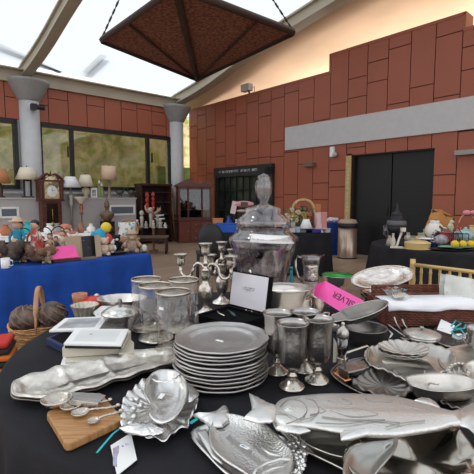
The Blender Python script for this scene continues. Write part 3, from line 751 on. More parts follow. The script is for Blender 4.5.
q = MB(); tl = loc_px([(193, 412.5), (206, 413), (217, 410), (225.5, 403.5), (229, 409), (229, 419), (222, 424), (211, 424), (206, 420)], zz, o_); q.plate(tl, [(0, .018), (.2, .024), (1, .026)], th=0.005, n=90, smooth_out=False, mod=lambda k, a, p: .0008 * math.sin(p.x * 900 + p.y * 500)); q.build('tail_fin', WALUM, t)
q = MB(); sf = loc_px([(196, 430), (206, 428), (211, 440), (224, 459), (222, 463), (212, 456)], zz - .015, o_); q.plate(sf, [(0, .006), (.2, .008), (1, .009)], th=0.003, n=60, smooth_out=False); q.build('side_fin', WALUM, t)
q = MB()
for pl_ in (((252, 476), (256, 466), (266, 459), (280, 456), (291, 458)), ((258, 480), (263, 470), (273, 464), (285, 463)), ((262, 446), (270, 451), (281, 452))):
    c_ = [G(x, y, zz) - o_ for x, y in pl_]; q.tube([(p.x, p.y, 0.013 + .006 * abs(i - 2) / 2) for i, p in enumerate(c_)], .0028, 8)
q.build('gill_ridges', WALUM, t)
q = MB(); p = G(244.5, 447.5, zz - .012) - o_; q.box((0, 0, 0), (0.024, 0.009, 0.0006), rz=-.72); s_ = q.build('price_sticker', PAPER, t, loc=(p.x, p.y, 0.0125)); s_['label'] = 'small white price sticker with blue print'
q = MB(); marks(q, .016, .003, 7, Matrix.Translation((p.x, p.y, .0132)) @ Matrix.Rotation(-.72, 4, 'Z'), 5); q.build('lettering', colour('blue ink', (0.1, 0.3, .6)), t)

# ---- trout platter, and what lies under it
def dish(name, label, cat, px_, z, base, prof, m, spine=None, n=120, th=.003, mod=None, rim=0, rimm=None, smooth=True, tilt=None, part='dish', group=None):
    cx = sum(p[0] for p in px_) / len(px_); cy = sum(p[1] for p in px_) / len(px_); o_ = G(cx, cy, z)
    t = T(name, label, cat, (o_.x, o_.y, base), 0, group); pts = loc_px(px_, z, o_)
    sp = None
    if spine: sp = [tuple((G(x, y, z) - o_)[:2]) for x, y in spine]
    q = MB(); q.plate(pts, prof, spine=sp, th=th, n=n, mod=mod, smooth_out=smooth); q.build(part, m, t)
    if rim: q = MB(); q.tube([(p.x, p.y, prof[0][1]) for p in crom(pts, n)], rim, 6, closed=True); q.build('rim', rimm or m, t)
    return t, o_
BOWLPR = lambda h: [(0, h), (.03, h * 1.04), (.08, h * .93), (.2, h * .6), (.35, h * .3), (.55, h * .1), (.8, .003), (1, .003)]
GREYP = mat('grey oval dish', (0.42, 0.41, 0.38), 0.28, 0.92, var=0.12, vscale=6)
dish('oval_tray', 'large oval pewter tray lying under the trout platter at the front right', 'tray', [(275, 423), (300, 420), (350, 421), (400, 428), (440, 438), (462, 452), (440, 475), (400, 482), (360, 476), (330, 463), (303, 449), (285, 435)], ZT + .02, ZT, [(0, .02), (.02, .022), (.06, .019), (.15, .009), (.3, .004), (1, .003)], GREYP, rim=.003, rimm=PEWTER, spine=((330, 438), (410, 455)))
dish('oval_bowl', 'shallow oval pewter bowl inside the large oval tray under the trout platter', 'bowl', [(300, 433), (320, 430), (350, 432), (376, 440), (388, 450), (370, 457), (340, 456), (318, 449), (304, 441)], ZT + .035, ZT + .008, BOWLPR(.026), mat('pale oval bowl', (0.55, 0.53, 0.47), 0.25, .9), spine=((325, 441), (365, 448)), rim=.0018)
WAVE = mat('wavy polished metal', (0.50, 0.46, 0.40), 0.16, 1, var=0.2, vscale=5, bump=.25, bscale=9)
dish('leaf_dish', 'wavy free-form polished metal leaf dish in the front right corner', 'dish', [(345, 470), (343, 458), (350, 448), (362, 442), (385, 440), (404, 436), (425, 428), (448, 421), (458, 424), (461, 438), (470, 452), (478, 464), (470, 484), (430, 496), (390, 492), (360, 486)], ZT + .05, ZT + .03, [(0, .034), (.05, .035), (.2, .022), (.4, .010), (.7, .004), (1, .003)], WAVE, mod=lambda k, a, p: .007 * math.sin(p.x * 55 + p.y * 20) * (1 - k * .4), n=160, rim=0)
dish('leaf_dish', 'small curled grey metal dish below the trout platter beside the wavy leaf dish', 'dish', [(344, 474), (345, 456), (352, 446), (366, 442), (386, 441), (398, 438), (394, 452), (382, 466), (366, 480)], ZT + .075, ZT + .055, [(0, .018), (.06, .02), (.2, .010), (.5, .004), (1, .003)], GREYP, mod=lambda k, a, p: .003 * math.sin(p.x * 40), n=120)
# trout
zz = ZT + 0.085; bx, by = 365, 412; o_ = G(bx, by, zz)
t = T('trout_platter', 'long trout shaped aluminium platter lying across the dishes at the front right', 'platter', (o_.x, o_.y, ZT + 0.058), 0)
bo = [(273, 410), (277, 400), (286, 395.5), (300, 393.5), (320, 391.5), (345, 391), (370, 391.5), (395, 394), (420, 400), (440, 406), (452, 409), (461, 408), (462, 420), (452, 422), (440, 425), (420, 428), (395, 431), (370, 431), (343, 429), (320, 425), (300, 422), (283, 421), (275, 417)]
body = loc_px(bo, zz, o_); a_ = G(290, 408, zz) - o_; b_ = G(452, 415, zz) - o_
q = MB(); q.plate(body, [(0, .018), (.02, .0215), (.07, .024), (.2, .026), (.5, .029), (.85, .031), (1, .031)], spine=[(a_.x, a_.y), (b_.x, b_.y)], th=0.006, n=220); 
TROUT = scaled_metal('speckled aluminium', (0.74, 0.73, 0.70), 0.36, 190, .18)
q.build('body', TROUT, t)
def fin(name, px_, h0=.018, h1=.024, parent=t, o_=o_, z=zz, m=WALUM, fr=900):
    q = MB(); q.plate(loc_px(px_, z, o_), [(0, h0), (.2, h1), (1, h1 + .002)], th=.004, n=80, smooth_out=False, mod=lambda k, a, p: .0007 * math.sin(p.x * fr + p.y * fr * .4)); return q.build(name, m, parent)
fin('tail_fin', [(457, 409), (466, 403), (476, 398), (484, 404), (484, 424), (478, 432), (468, 424), (457, 420)])
fin('adipose_fin', [(412, 398), (420, 395), (430, 396), (438, 401), (443, 407), (430, 406)])
fin('pelvic_fin', [(340, 428), (352, 423), (372, 421), (392, 424), (372, 430), (350, 435), (341, 436)])
fin('lower_jaw', [(272, 414), (283, 418), (300, 421), (312, 424), (300, 427), (286, 425), (276, 422)], .012, .016)
fin('mouth_fin', [(249, 392), (258, 396), (267, 401), (276, 404), (280, 412), (272, 420), (258, 421), (243, 417), (252, 409), (251, 401)], .024, .028)
q = MB()
for c_ in (((286, 421), (300, 416), (307, 408), (303, 400), (295, 396)), ((296, 417), (311, 415), (319, 408), (314, 398), (306, 395)), ((276, 409), (286, 411), (300, 417)), ((316, 420), (345, 421), (375, 418), (400, 420)), ((328, 398), (345, 403), (352, 401), (342, 396)), ((330, 408), (352, 414), (378, 412), (360, 407), (334, 406)), ((310, 412), (325, 409), (318, 404)), ((365, 396), (375, 400), (392, 399)), ((400, 402), (418, 406), (436, 410)), ((280, 404), (288, 397), (300, 395)), ((386, 424), (405, 420), (425, 418)), ((322, 414), (350, 417), (385, 417))):
    q.tube(smooth([(p.x, p.y, .0305) for p in [G(x, y, zz + .01) - o_ for x, y in c_]]), .0013, 6)
q.build('gill_and_fin_ridges', mat('grey ridge', (.36, .345, .32), .36, .9), t)  # darker grey than the body, painting crevice shade into the relief
p = G(288, 402, zz + .02) - o_; q = MB(); q.tube([(p.x + .009 * math.cos(k * PI / 6), p.y + .009 * math.sin(k * PI / 6), .030) for k in range(12)], .0016, 6, closed=True); q.sph((p.x, p.y, .030), .005, (1, 1, .5), 12); q.build('eye', WALUM, t)

# ---- tray group at middle right
DT = mat('dark shiny tray', (0.16, 0.15, 0.14), 0.2, 1, var=0.2, vscale=6)
t, o_ = dish('dark_tray', 'dark shiny tray with a coppery corner behind the trout platter', 'tray', [(331, 373), (336, 366), (348, 361), (372, 357), (420, 356), (462, 366), (476, 384), (460, 396), (430, 402), (400, 402), (378, 399), (356, 391), (340, 382)], ZT + .012, ZT, [(0, .013), (.02, .0145), (.06, .012), (.12, .004), (.3, .003), (1, .003)], DT, spine=((370, 378), (440, 382)), smooth=True, rim=.0025, rimm=PEWTER)
q = MB(); q.plate(loc_px([(332, 373), (338, 369), (350, 371), (352, 380), (345, 382)], ZT + .012, o_), [(0, .014), (.3, .0145), (1, .0145)], th=.002, n=40, smooth_out=False); q.build('copper_corner', mat('copper', (0.75, 0.36, 0.2), .25, 1), t)
# napkin holder
o_ = G(356, 374, ZT + .01); t = T('napkin_holder', 'pewter box with upright wire handle standing on the dark tray', 'holder', (o_.x, o_.y, ZT + .006), .45)
q = MB(); q.box((0, 0, .016), (.105, .05, .024)); q.box((0, 0, .030), (.112, .056, .004)); q.build('box', PEWTER, t, bev=.004)
q = MB(); q.tube([(-.045, 0, .03), (-.05, 0, .075), (-.04, 0, .083), (.045, 0, .092), (.052, 0, .085), (.05, 0, .03)], .0035, 8); q.build('handle', SATIN, t)
# scalloped pewter tray holding shells
PALE = mat('pale pewter', (0.58, 0.555, 0.505), 0.32, 0.92, var=0.18, vscale=12, bump=.2, bscale=30)
tp = [(364, 356), (368, 348), (380, 344.5), (400, 343), (425, 343), (445, 348), (456, 355), (454, 366), (444, 372), (428, 376), (410, 381), (396, 376), (384, 370), (371, 366)]
dish('shell_tray', 'pale pewter oval tray with openwork front edge, holding the stacked scallop dishes', 'tray', tp, ZT + .045, ZT + .016, [(0, .030), (.04, .032), (.12, .026), (.25, .012), (.5, .004), (1, .003)], PALE, spine=((385, 358), (435, 361)), mod=lambda k, a, p: .0025 * math.sin(a * 2 * PI * 30) * max(0, 1 - k * 4))
def scallop(px_, py_, z, r, label, rz=0, proto=None, m=PALE):
    o_ = G(px_, py_, z)
    if proto: return dup(proto, (o_.x, o_.y, z), rz, label)
    t = T('scallop_dish', label, 'dish', (o_.x, o_.y, z), rz, 'stacked scallop shell dishes')
    pts = []
    for i in range(180):
        a = 2 * PI * i / 180; rr = r * (1 + .045 * abs(math.cos(a * 8)) - .02)
        if math.sin(a) > .93: rr *= 1.1
        pts.append((rr * math.cos(a) * 1.15, rr * math.sin(a) * .92))
    q = MB(); q.plate(pts, [(0, .022), (.05, .021), (.2, .016), (.45, .008), (.75, .003), (1, .002)], th=.003, n=180, smooth_out=False, mod=lambda k, a, p: .0035 * abs(math.cos(a * 2 * PI * 8)) * (1 - k)); q.build('shell', m, t)
    return t
s0_ = scallop(403, 358, ZT + .026, .072, 'lowest of the three stacked pewter scallop dishes')
scallop(402, 356, ZT + .036, .07, 'middle of the three stacked pewter scallop dishes', .2, s0_)
scallop(403, 353.5, ZT + .047, .07, 'topmost of the three stacked pewter scallop dishes', -.1, s0_)
# dark leaf dish
dish('leaf_dish', 'dark pewter leaf shaped dish with feathered ribs between dark tray and trout', 'dish', [(352, 383), (362, 376), (375, 368), (392, 370), (404, 378), (412, 390), (402, 398), (385, 398), (366, 392)], ZT + .03, ZT + .014, [(0, .02), (.06, .022), (.2, .013), (.5, .006), (1, .004)], DARKPEW, mod=lambda k, a, p: .0035 * math.sin(a * 2 * PI * 14) * (1 - k))
# divided oval bowl at the right
t, o_ = dish('divided_bowl', 'pale oval pewter bowl divided by a ridge, behind the trout tail at right', 'bowl', [(406, 377), (418, 374.5), (436, 373), (458, 374), (474, 379), (480, 384), (470, 389), (452, 391), (432, 390.5), (414, 386), (408, 382)], ZT + .07, ZT + .024, BOWLPR(.045), PALE, spine=((425, 381), (460, 382)), rim=.002)
q = MB(); q.tube([(p.x, p.y, z_) for p, z_ in zip([G(x, y, ZT + .05) - o_ for x, y in ((424, 376), (429, 381), (438, 389))], (.042, .02, .040))], .003, 8); q.build('divider', PALE, t)
dish('leaf_dish', 'pewter leaf dish with ribbed edge under the divided oval bowl at right', 'dish', [(410, 388), (430, 384), (462, 386), (478, 394), (474, 404), (458, 407), (440, 400), (424, 396)], ZT + .03, ZT + .012, [(0, .014), (.06, .016), (.3, .008), (1, .004)], DARKPEW, mod=lambda k, a, p: .003 * math.sin(a * 2 * PI * 20) * (1 - k))
dish('pewter_platter', 'wide flat pewter platter at the right table edge behind the divided bowl', 'platter', [(438, 358), (446, 350), (460, 346), (478, 345), (486, 356), (484, 372), (468, 376), (448, 372), (440, 366)], ZT + .02, ZT + .01, [(0, .014), (.05, .015), (.15, .008), (.4, .004), (1, .003)], PALE)
t, o_ = dish('crab_dish', 'small pewter dish with bumpy knotted edge between shell tray and right edge', 'dish', [(446, 368), (452, 363), (462, 362), (470, 366), (470, 374), (462, 379), (450, 376)], ZT + .045, ZT + .024, [(0, .018), (.1, .02), (.4, .008), (1, .004)], PALE, mod=lambda k, a, p: .004 * math.sin(a * 2 * PI * 9) * (1 - k))
q = MB(); rd = random.Random(4)
for k in range(16): a = k / 16 * 2 * PI; p = G(459 + 10 * math.cos(a), 370 + 6.5 * math.sin(a), ZT + .045) - o_; q.sph((p.x, p.y, .021), .007, (1, 1, .8), 10)
q.build('knotted_edge', PALE, t)
t, o_ = dish('pewter_bowl', 'pewter bowl cut by the right edge of the photo beside the divided bowl', 'bowl', [(464, 366), (470, 361), (482, 360), (492, 366), (488, 376), (476, 379), (466, 374)], ZT + .06, ZT + .024, BOWLPR(.035), PALE, rim=.002)
# casserole with lid
o_ = G(421, 345, ZT); t = T('casserole', 'round lidded pewter casserole with side handle, right of the scallop dishes', 'casserole', (o_.x, o_.y, ZT + .002), 0)
q = MB(); q.lathe([(.03, 0), (.055, .004), (.068, .025), (.070, .040), (.067, .041), (.063, .02), (.001, .008)], 40); q.build('pot', PEWTER, t)
q = MB(); q.lathe([(.070, .041), (.072, .044), (.062, .050), (.035, .058), (.012, .061), (.0001, .062)], 40); l_ = q.build('lid', PALE, t)
q = MB(); q.lathe([(.004, .060), (.005, .066), (.010, .069), (.008, .073), (.0001, .074)], 20); q.build('knob', PEWTER, l_)
q = MB(); q.box((-.072, -.02, .030), (.035, .022, .008)); q.tube([(-.06, -.01, .03), (-.10, .03, .055), (-.115, .05, .065)], .006, 8, flat=.5); q.build('handle', PEWTER, t, bev=.002)
# tray with tag behind
t, o_ = dish('handled_tray', 'flat pewter tray with tagged jewellery pieces behind the casserole at right', 'tray', [(430, 336), (438, 325), (450, 321), (478, 323), (492, 334), (486, 346), (466, 347), (444, 344)], ZT + .02, ZT, [(0, .014), (.05, .016), (.12, .008), (.4, .004), (1, .003)], PEWTER, rim=.002)
o_ = G(448, 332, ZT + .04); t = T('price_tag', 'white price tag with turquoise bow lying on the tray at the right', 'price tag', (o_.x, o_.y, ZT + .022), 0)
cp = loc_px([(437, 329), (441, 318.5), (455, 325), (451, 333.5)], ZT + .04, o_); q = MB(); q.prism(cp, .014, .0155); q.build('card', PAPER, t)
q = MB(); marks(q, .02, .006, 5, Matrix.Translation((cp[0][0] + .02, cp[0][1] + .012, .0158)), 8); q.build('lettering', BLACK, t)
q = MB()
for c_ in (((451, 326), (456, 320), (461, 323), (455, 327)), ((451, 331), (458, 336), (465, 334), (461, 329), (452, 330)), ((452, 328), (464, 328), (466, 324))):
    q.tube([(p.x, p.y, .016) for p in [G(x, y, ZT + .04) - o_ for x, y in c_]], .004, 6, flat=.5)
q.build('ribbon', TURQ, t)
q = MB(); p = G(459, 336, ZT + .03) - o_; q.box((p.x, p.y, .006), (.04, .03, .012), rz=.3); q.build('second_card', PAPER, t)
# cup at right edge
o_ = G(478, 352, ZT); t = T('pewter_cup', 'tall pewter cup cut by the right edge of the photo', 'cup', (o_.x, o_.y, ZT + .012), 0)
q = MB(); q.lathe([(.024, 0), (.030, .002), (.034, .03), (.042, .075), (.046, .082), (.044, .082), (.038, .07), (.03, .02), (.0001, .01)], 32); q.build('cup_body', PEWTER, t)
q = MB(); q.tube([(-.036 + .004 * math.cos(a / 8 * PI) * 0, 0, .03 + .045 * a / 8) if 0 else (-.04 - .02 * math.sin(a / 8 * PI), 0, .02 + .045 * a / 8) for a in range(9)], .003, 6); q.build('handle', PEWTER, t)

# ---- pewter bowls with spout, stacked (middle)
o_ = G(365, 343, ZT); t = T('pewter_bowl', 'deep dark pewter bowl under the tilted pewter dish, behind the shaker', 'bowl', (o_.x, o_.y, ZT + .001), 0)
q = MB(); q.lathe([(.05, 0), (.062, .004), (.074, .03), (.082, .062), (.086, .066), (.083, .068), (.078, .062), (.069, .03), (.055, .008), (.0001, .006)], 48); q.build('bowl_body', DARKPEW, t)
q = MB(); q.tube([(.08, -.01, .062), (.10, -.02, .045), (.078, -.03, .012)], [.004, .006, .004], 8, flat=.5); q.build('handle', PEWTER, t)
o_ = G(362, 327, ZT + .06); t = T('pewter_dish', 'tilted oval pewter dish with raised pointed end leaning on the dark bowl', 'dish', (o_.x, o_.y + .01, ZT + .088), 0)
pts = ell(.12, .062, 60); pts = [((x * 1.15 if x < 0 else x), y * (1 if x > -.05 else .75)) for x, y in pts]
q = MB(); q.plate(pts, BOWLPR(.04), th=.003, n=100); q.xf(Matrix.Rotation(-.32, 4, 'Y') @ Matrix.Rotation(.12, 4, 'X')); q.build('dish', DARKPEW, t)
q = MB(); q.tube([Matrix.Rotation(-.32, 4, 'Y') @ Matrix.Rotation(.12, 4, 'X') @ Vector((p.x, p.y, .04)) for p in crom(pts, 60)], .003, 6, closed=True); q.build('rim', PEWTER, t)
# shaker and leaning tag
o_ = G(342, 364, ZT); t = T('pepper_mill', 'tall pewter and glass pepper shaker with domed cap right of the goblets', 'shaker', (o_.x, o_.y, ZT), 0)
q = MB(); q.lathe([(.023, 0), (.024, .004), (.021, .010), (.020, .022), (.0205, .026)], 28); q.build('base', SATIN, t)
q = MB(); q.lathe([(.0185, .024), (.0185, .100)], 28); q.build('glass_body', glassy('shaker glass', (.55, .5, .48), .2, .05), t)
q = MB(); q.lathe([(.014, .02), (.014, .06)], 20); q.build('peppercorns', colour('peppercorns', (.05, .03, .03), var=.4, vscale=200), t)
q = MB(); q.lathe([(.0205, .098), (.0215, .106), (.022, .112), (.018, .126), (.009, .133), (.005, .139), (.007, .145), (.005, .15), (.0001, .152)], 28); q.build('cap', PALE, t)
o_ = G(334, 362, ZT); t = T('price_tag', 'cream tag leaning against the pepper shaker', 'price tag', (o_.x, o_.y - .01, ZT), 0)
q = MB(); M_ = frame3((0, 0, 0.002), (.9, -.5, 0), (.15, .25, 1)); q.prism([(-.006, .0), (.020, -.0), (.010, .055), (-.012, .085)], 0, .001, M=M_); q.build('card', CREAM, t)
# ================================================================ middle of the round table
# ---- etched glass hurricane vases
def hurricane(loc, label, proto=None):
    if proto: return dup(proto, loc, 0.7, label)
    t = T('hurricane_vase', label, 'glass vase', loc, 0, 'etched glass hurricane vases')
    q = MB(); q.lathe([(.066, .012), (.066, .226)], 48); q.build('glass_wall', ETCHED, t)
    q = MB(); q.lathe([(.064, .222), (.0675, .222), (.0675, .230), (.064, .230), (.064, .222)], 48); q.build('rim_band', SATIN, t)
    q = MB(); q.lathe([(.05, 0), (.072, .002), (.074, .006), (.068, .012), (.0001, .013)], 48); q.build('foot', mat('silvered foot', (.62, .58, .5), .2, .9), t)
    return t
h0 = hurricane(G(174.5, 349, ZT), 'nearest of the four etched glass vases, beside the plate stack')
hurricane(G(156, 339, ZT), 'second nearest etched glass vase', h0)['label'] = 'second nearest etched glass vase, between the nearest one and the box frames'
hurricane(G(147.5, 329, ZT), 'leftmost of the four etched glass vases, beside the white lidded dish', h0)
hurricane(G(184, 330, ZT), 'hindmost right of the four etched glass vases, beside the candelabra', h0)
q = MB(); q.box((0, 0, 0), (.022, .0006, .011)); p = G(163.5, 320, ZT); s_ = q.build('sticker', PAPER, h0, loc=(-.038, -.0555, .175), rz=-.6); s_['label'] = 'small oval white sticker'

# ---- candelabra
def candelabrum(loc, rz, label, proto=None, s=None):
    if proto: return dup(proto, loc, rz, label, sc=s)
    t = T('candelabra', label, 'candelabra', loc, rz, 'silver three-light candelabra')
    q = MB(); q.lathe([(.058, 0), (.060, .006), (.052, .014), (.036, .022), (.020, .034), (.014, .044)], 40); q.build('base', SILVER, t)
    q = MB(); q.lathe([(.014, .042), (.020, .055), (.032, .085), (.036, .12), (.034, .145), (.020, .165), (.013, .175), (.018, .182), (.022, .19), (.024, .205), (.020, .225), (.024, .23), (.014, .236), (.009, .245), (.012, .255), (.018, .262), (.010, .27), (.008, .30)], 36, rib=(10, .04)); q.build('stem', SATIN, t)
    cup = [(.007, 0), (.010, .006), (.020, .012), (.023, .022), (.0225, .038), (.023, .05), (.033, .062), (.036, .066), (.032, .067), (.015, .058), (.012, .03), (.0001, .028)]
    q = MB(); q.lathe(cup, 32, (0, 0, .296)); q.build('candle_cup', SATIN, t)
    for sx in (-1, 1):
        q = MB(); P = []
        for i in range(25):
            a = i / 24
            if a < .45: b = a / .45 * PI; P.append((sx * (.012 + .028 * (1 - math.cos(b)) ), 0, .225 + .028 * math.sin(b) + .012 * (1 - a / .45)))
            else: b = (a - .45) / .55 * PI * .95; P.append((sx * (.068 + .032 * (1 - math.cos(b))), 0, .225 - .038 * math.sin(b)))
        P.append((sx * .131, 0, .24)); q.tube(P, .0088, 8); q.build('arm', SATIN, t)
        q = MB(); q.lathe(cup, 32, (sx * .131, 0, .238)); q.build('candle_cup', SATIN, t)
    return t
p0 = G(208, 315, ZT); c0_ = candelabrum(p0 - Vector((.01, 0, 0)), -.25, 'nearer silver three-light candelabra between the glass vases and the open black box')
candelabrum(G(222, 303, ZT), 1.1, 'farther silver candelabra, half hidden behind the nearer one and the open box', c0_, .95)

# ---- open presentation box
hl, hr = G(229, 306, ZT + .045), G(266, 315.5, ZT + .045); ex = (hr - hl); ex.z = 0; L_ = ex.length; rz = math.atan2(ex.y, ex.x)
t = T('presentation_box', 'open black velvet presentation box with white lid lining, behind the plate stack', 'box', (hl.x, hl.y, ZT + .001), rz)
q = MB(); dp = .205
q.box((L_ / 2, -dp / 2, .016), (L_ + .01, dp, .032))
for c_, d_ in (((L_ / 2, -.004, .038), (L_ + .01, .008, .014)), ((L_ / 2, -dp + .004, .038), (L_ + .01, .008, .014)), ((-.001, -dp / 2, .038), (.008, dp, .014)), ((L_ + .001, -dp / 2, .038), (.008, dp, .014))): q.box(c_, d_)
q.build('tray', VELVET, t, bev=.002)
q = MB(); M_ = Matrix.Translation((L_ / 2, 0.004, .046)) @ Matrix.Rotation(-.16, 4, 'X'); q.box((0, .008, .088), (L_ + .012, .016, .176), M=None); q.xf(M_); l_ = q.build('lid', VELVET, t, bev=.002)
q = MB(); q.box((-.003, -.003, .090), (L_ - .012, .004, .160)); q.xf(M_); q.build('lid_lining', mat('white satin', (.72, .70, .74), .6), l_)
q = MB()
for k, (w_, z_) in enumerate(((.085, .106), (.075, .097), (.03, .089))): marks(q, w_, .005, (16, 18, 6)[k], M_ @ Matrix.Translation((0, -.006, z_)) @ Matrix.Rotation(PI / 2, 4, 'X'), k + 2)
q.build('lettering', colour('grey print', (.16, .16, .17)), l_)
q = MB(); q.tube([(.05, -.06, .045), (.13, -.09, .045)], .003, 6); q.tube([(.10, -.09, .046), (.15, -.11, .046)], .004, 6); k_ = q.build('clasp', colour('dark teal metal', (.08, .14, .15), .3, metal=.8), t)
q = MB(); q.tube([(.03, -.11, .046), (.06, -.125, .046), (.11, -.14, .046)], .004, 8, flat=.4); q.build('bracelet', SILVER, t)

# ---- big lidded glass jar
Yj = 2.25; P_ = D(263, 305, Yj); kz = Yj / 414
def jz(y): return HC - (y - 198) * kz - ZT
def jr(w): return w * Yj / 412
t = T('glass_jar', 'very large lidded clear glass jar with a white paper strip on its shoulder', 'jar', (P_.x, Yj, ZT), 0)
q = MB(); q.lathe([(jr(a), jz(b)) for a, b in ((16, 303.5), (23, 303), (22.5, 296), (23.5, 285), (25, 275), (28, 262), (32, 248), (35, 240), (34.5, 237), (30, 234), (26.5, 231), (25.5, 228))], 64); q.build('jar_body', JARGLASS, t)
q = MB(); q.lathe([(jr(a), jz(b)) for a, b in ((.01, 300), (20, 299), (20.5, 290), (22, 278), (26, 262), (30, 248), (32, 241))], 64); q.build('inner_wall', glassy('inner jar glass', (.72, .68, .70), .1, .1, ((.35, .30, .32), 10, .52, .5)), t)
q = MB(); q.lathe([(jr(a), jz(b)) for a, b in ((25, 228), (27, 227), (27.5, 221), (26, 219), (24, 217.5), (19.5, 213), (19, 209), (15, 207), (6, 204.5), (3.5, 202))], 64); l_ = q.build('lid', JARGLASS, t)
q = MB(); q.lathe([(jr(a), jz(b)) for a, b in ((3.5, 203), (5, 200), (7.5, 193), (8.4, 187), (7.8, 182), (6.0, 180), (6.4, 178), (4.5, 175), (.01, 173.5))], 40, rib=(8, .05)); q.build('finial', JARGLASS, l_)
q = MB(); g = []
for i in range(9):
    a = -PI / 2 - .42 + i / 8 * 1.3; g.append([(jr(36.2) * math.cos(a) * (1 - .155 * j), jr(36.2) * math.sin(a) * (1 - .155 * j), jz(240 + (i - 4) * .35) + j * .040) for j in range(2)])
q.sheet(g); o = q.build('paper_strip', PAPER, t, th=.0008)
q = MB(); M_ = frame3((-.045, -jr(34.6), jz(236.3)), (.95, .05, -.10), (0, .25, 1)); marks(q, .09, .007, 14, M_ @ Matrix.Translation((0, 0, .004)), 7); q.build('lettering', BLACK, o)
t = T('glass_bottle', 'small teal glass bottle behind the jar beside the silver bowl', 'bottle', D(291, 300, 2.42).xy.to_3d() + Vector((0, 0, ZT)), 0)
q = MB(); q.lathe([(.016, 0), (.018, .01), (.018, .09), (.009, .12), (.008, .16), (.0001, .161)], 24); q.build('bottle_body', colour('teal glass', (.02, .30, .36), .15), t)
q = MB(); q.lathe([(.009, .158), (.009, .175), (.0001, .176)], 16); q.build('stopper', TURQ, t)
# ---- small silver and glass things behind box
o_ = D(250, 300, 2.05); t = T('sugar_shaker', 'small silver pear-shaped pot with finial peeking above the open black box', 'pot', (o_.x, 2.06, ZT), 0)
q = MB(); q.lathe([(.03, 0), (.03, .01), (.015, .03), (.012, .06), (.022, .10), (.032, .14), (.030, .165), (.02, .18)], 28); q.build('pot_body', SILVER, t)
q = MB(); q.lathe([(.022, .18), (.018, .19), (.008, .20), (.006, .208), (.008, .215), (.0001, .224)], 24); q.build('lid', SILVER, t)
q = MB(); q.tube([(.028, 0, .14), (.05, 0, .155), (.058, 0, .175)], [.008, .006, .005], 8); q.build('spout', SILVER, t)
o_ = Vector((.235, 1.99, ZT)); t = T('silver_bowl', 'large polished silver bowl with wide rim between the jar and the glass pitcher', 'bowl', (o_.x, o_.y, ZT), 0)
q = MB(); q.lathe([(r * (.86 + z * 1.2), z * 1.35) for r, z in [(.05, 0), (.055, .003), (.05, .012), (.07, .02), (.10, .05), (.115, .085), (.135, .105), (.137, .108), (.132, .108), (.108, .082), (.09, .045), (.05, .02), (.0001, .016)]], 56, sy=.8); q.build('bowl_body', SILVER, t)
q = MB(); q.tube([(.134 * math.cos(a), .107 * math.sin(a), .145) for a in [i / 60 * 2 * PI for i in range(60)]], .004, 6, closed=True); q.build('beaded_rim', SATIN, t)
# glass pitcher with silver collar
o_ = G(312, 304, ZT); t = T('glass_pitcher', 'glass pitcher with silver collar and curved handle behind the goblets', 'pitcher', (o_.x, 2.28, ZT), 0)
q = MB(); q.lathe([(.085, 0), (.09, .004), (.088, .03), (.07, .075), (.048, .105), (.042, .125)], 48); q.build('glass_body', JARGLASS, t)
q = MB(); q.lathe([(.043, .122), (.044, .13), (.041, .15), (.042, .20), (.045, .215)], 40); q.build('silver_collar', mat('engraved silver', (.6, .55, .5), .25, 1, var=.3, vscale=60, bump=.5, bscale=90), t)
q = MB(); q.lathe([(.045, .213), (.050, .235), (.058, .262)], 40); q.add([(.05, -.012, .25), (.078, 0, .272), (.05, .012, .25)], [(0, 1, 2)]); q.build('mouth', JARGLASS, t, th=.002)
q = MB(); q.tube([(-.05, 0, .25), (-.075, 0, .258), (-.088, 0, .235), (-.085, 0, .19), (-.07, 0, .14), (-.05, 0, .115)], .007, 8); q.build('handle', SATIN, t)
# silver mugs / bowls right of centre
o_ = G(305, 315, ZT); t = T('silver_mug', 'small polished silver mug standing behind the goblets', 'mug', (o_.x, 2.02, ZT), 0)
q = MB(); q.lathe([(.03, 0), (.034, .003), (.034, .06), (.036, .08), (.037, .083), (.034, .083), (.032, .06), (.03, .01), (.0001, .008)], 40); q.build('mug_body', SILVER, t)
q = MB(); q.tube([(-.034, 0, .065), (-.055, 0, .062), (-.056, 0, .03), (-.034, 0, .02)], .004, 8); q.build('handle', SILVER, t)
o_ = G(322, 313, ZT); t = T('sugar_bowl', 'silver two-handled bowl standing right of the silver mug', 'bowl', (o_.x, 2.06, ZT), 0)
q = MB(); q.lathe([(.035, 0), (.038, .004), (.03, .012), (.05, .03), (.056, .06), (.058, .085), (.060, .089), (.056, .088), (.05, .05), (.03, .02), (.0001, .018)], 44); q.build('bowl_body', SILVER, t)
for sx in (-1, 1): q = MB(); q.tube([(sx * .055, 0, .08), (sx * .085, 0, .09), (sx * .085, 0, .05), (sx * .05, 0, .035)], .0035, 8); q.build('handle', SILVER, t)
t, o_ = dish('silver_plate', 'flat scalloped silver plate with twig handles right behind the goblets', 'plate', [(274, 318), (284, 312), (300, 309.5), (318, 311), (330, 317), (326, 323), (304, 326), (284, 324)], ZT + .015, ZT, [(0, .012), (.06, .014), (.2, .008), (.5, .004), (1, .003)], SATIN, mod=lambda k, a, p: .002 * math.sin(a * 2 * PI * 12) * (1 - k))
q = MB(); q.tube([(.09, .02, .012), (.11, .03, .03), (.13, .01, .034), (.12, -.01, .02), (.10, -.02, .028), (.085, -.01, .014)], .004, 8); q.build('twig_handle', SATIN, t)
# tankards between
for k, (x, y, r_, h_, l) in enumerate(((338, 331, .030, .07, 'small silver cup hidden between the shaker and the pink sign'),)):
    o_ = G(x, y, ZT); t = T('silver_cup', l, 'cup', (o_.x, o_.y, ZT), 0); q = MB(); q.lathe([(r_ * .8, 0), (r_, .004), (r_ * .95, .02), (r_, h_), (r_ * .93, h_), (r_ * .85, .01), (.0001, .008)], 32); q.build('cup_body', SILVER, t)
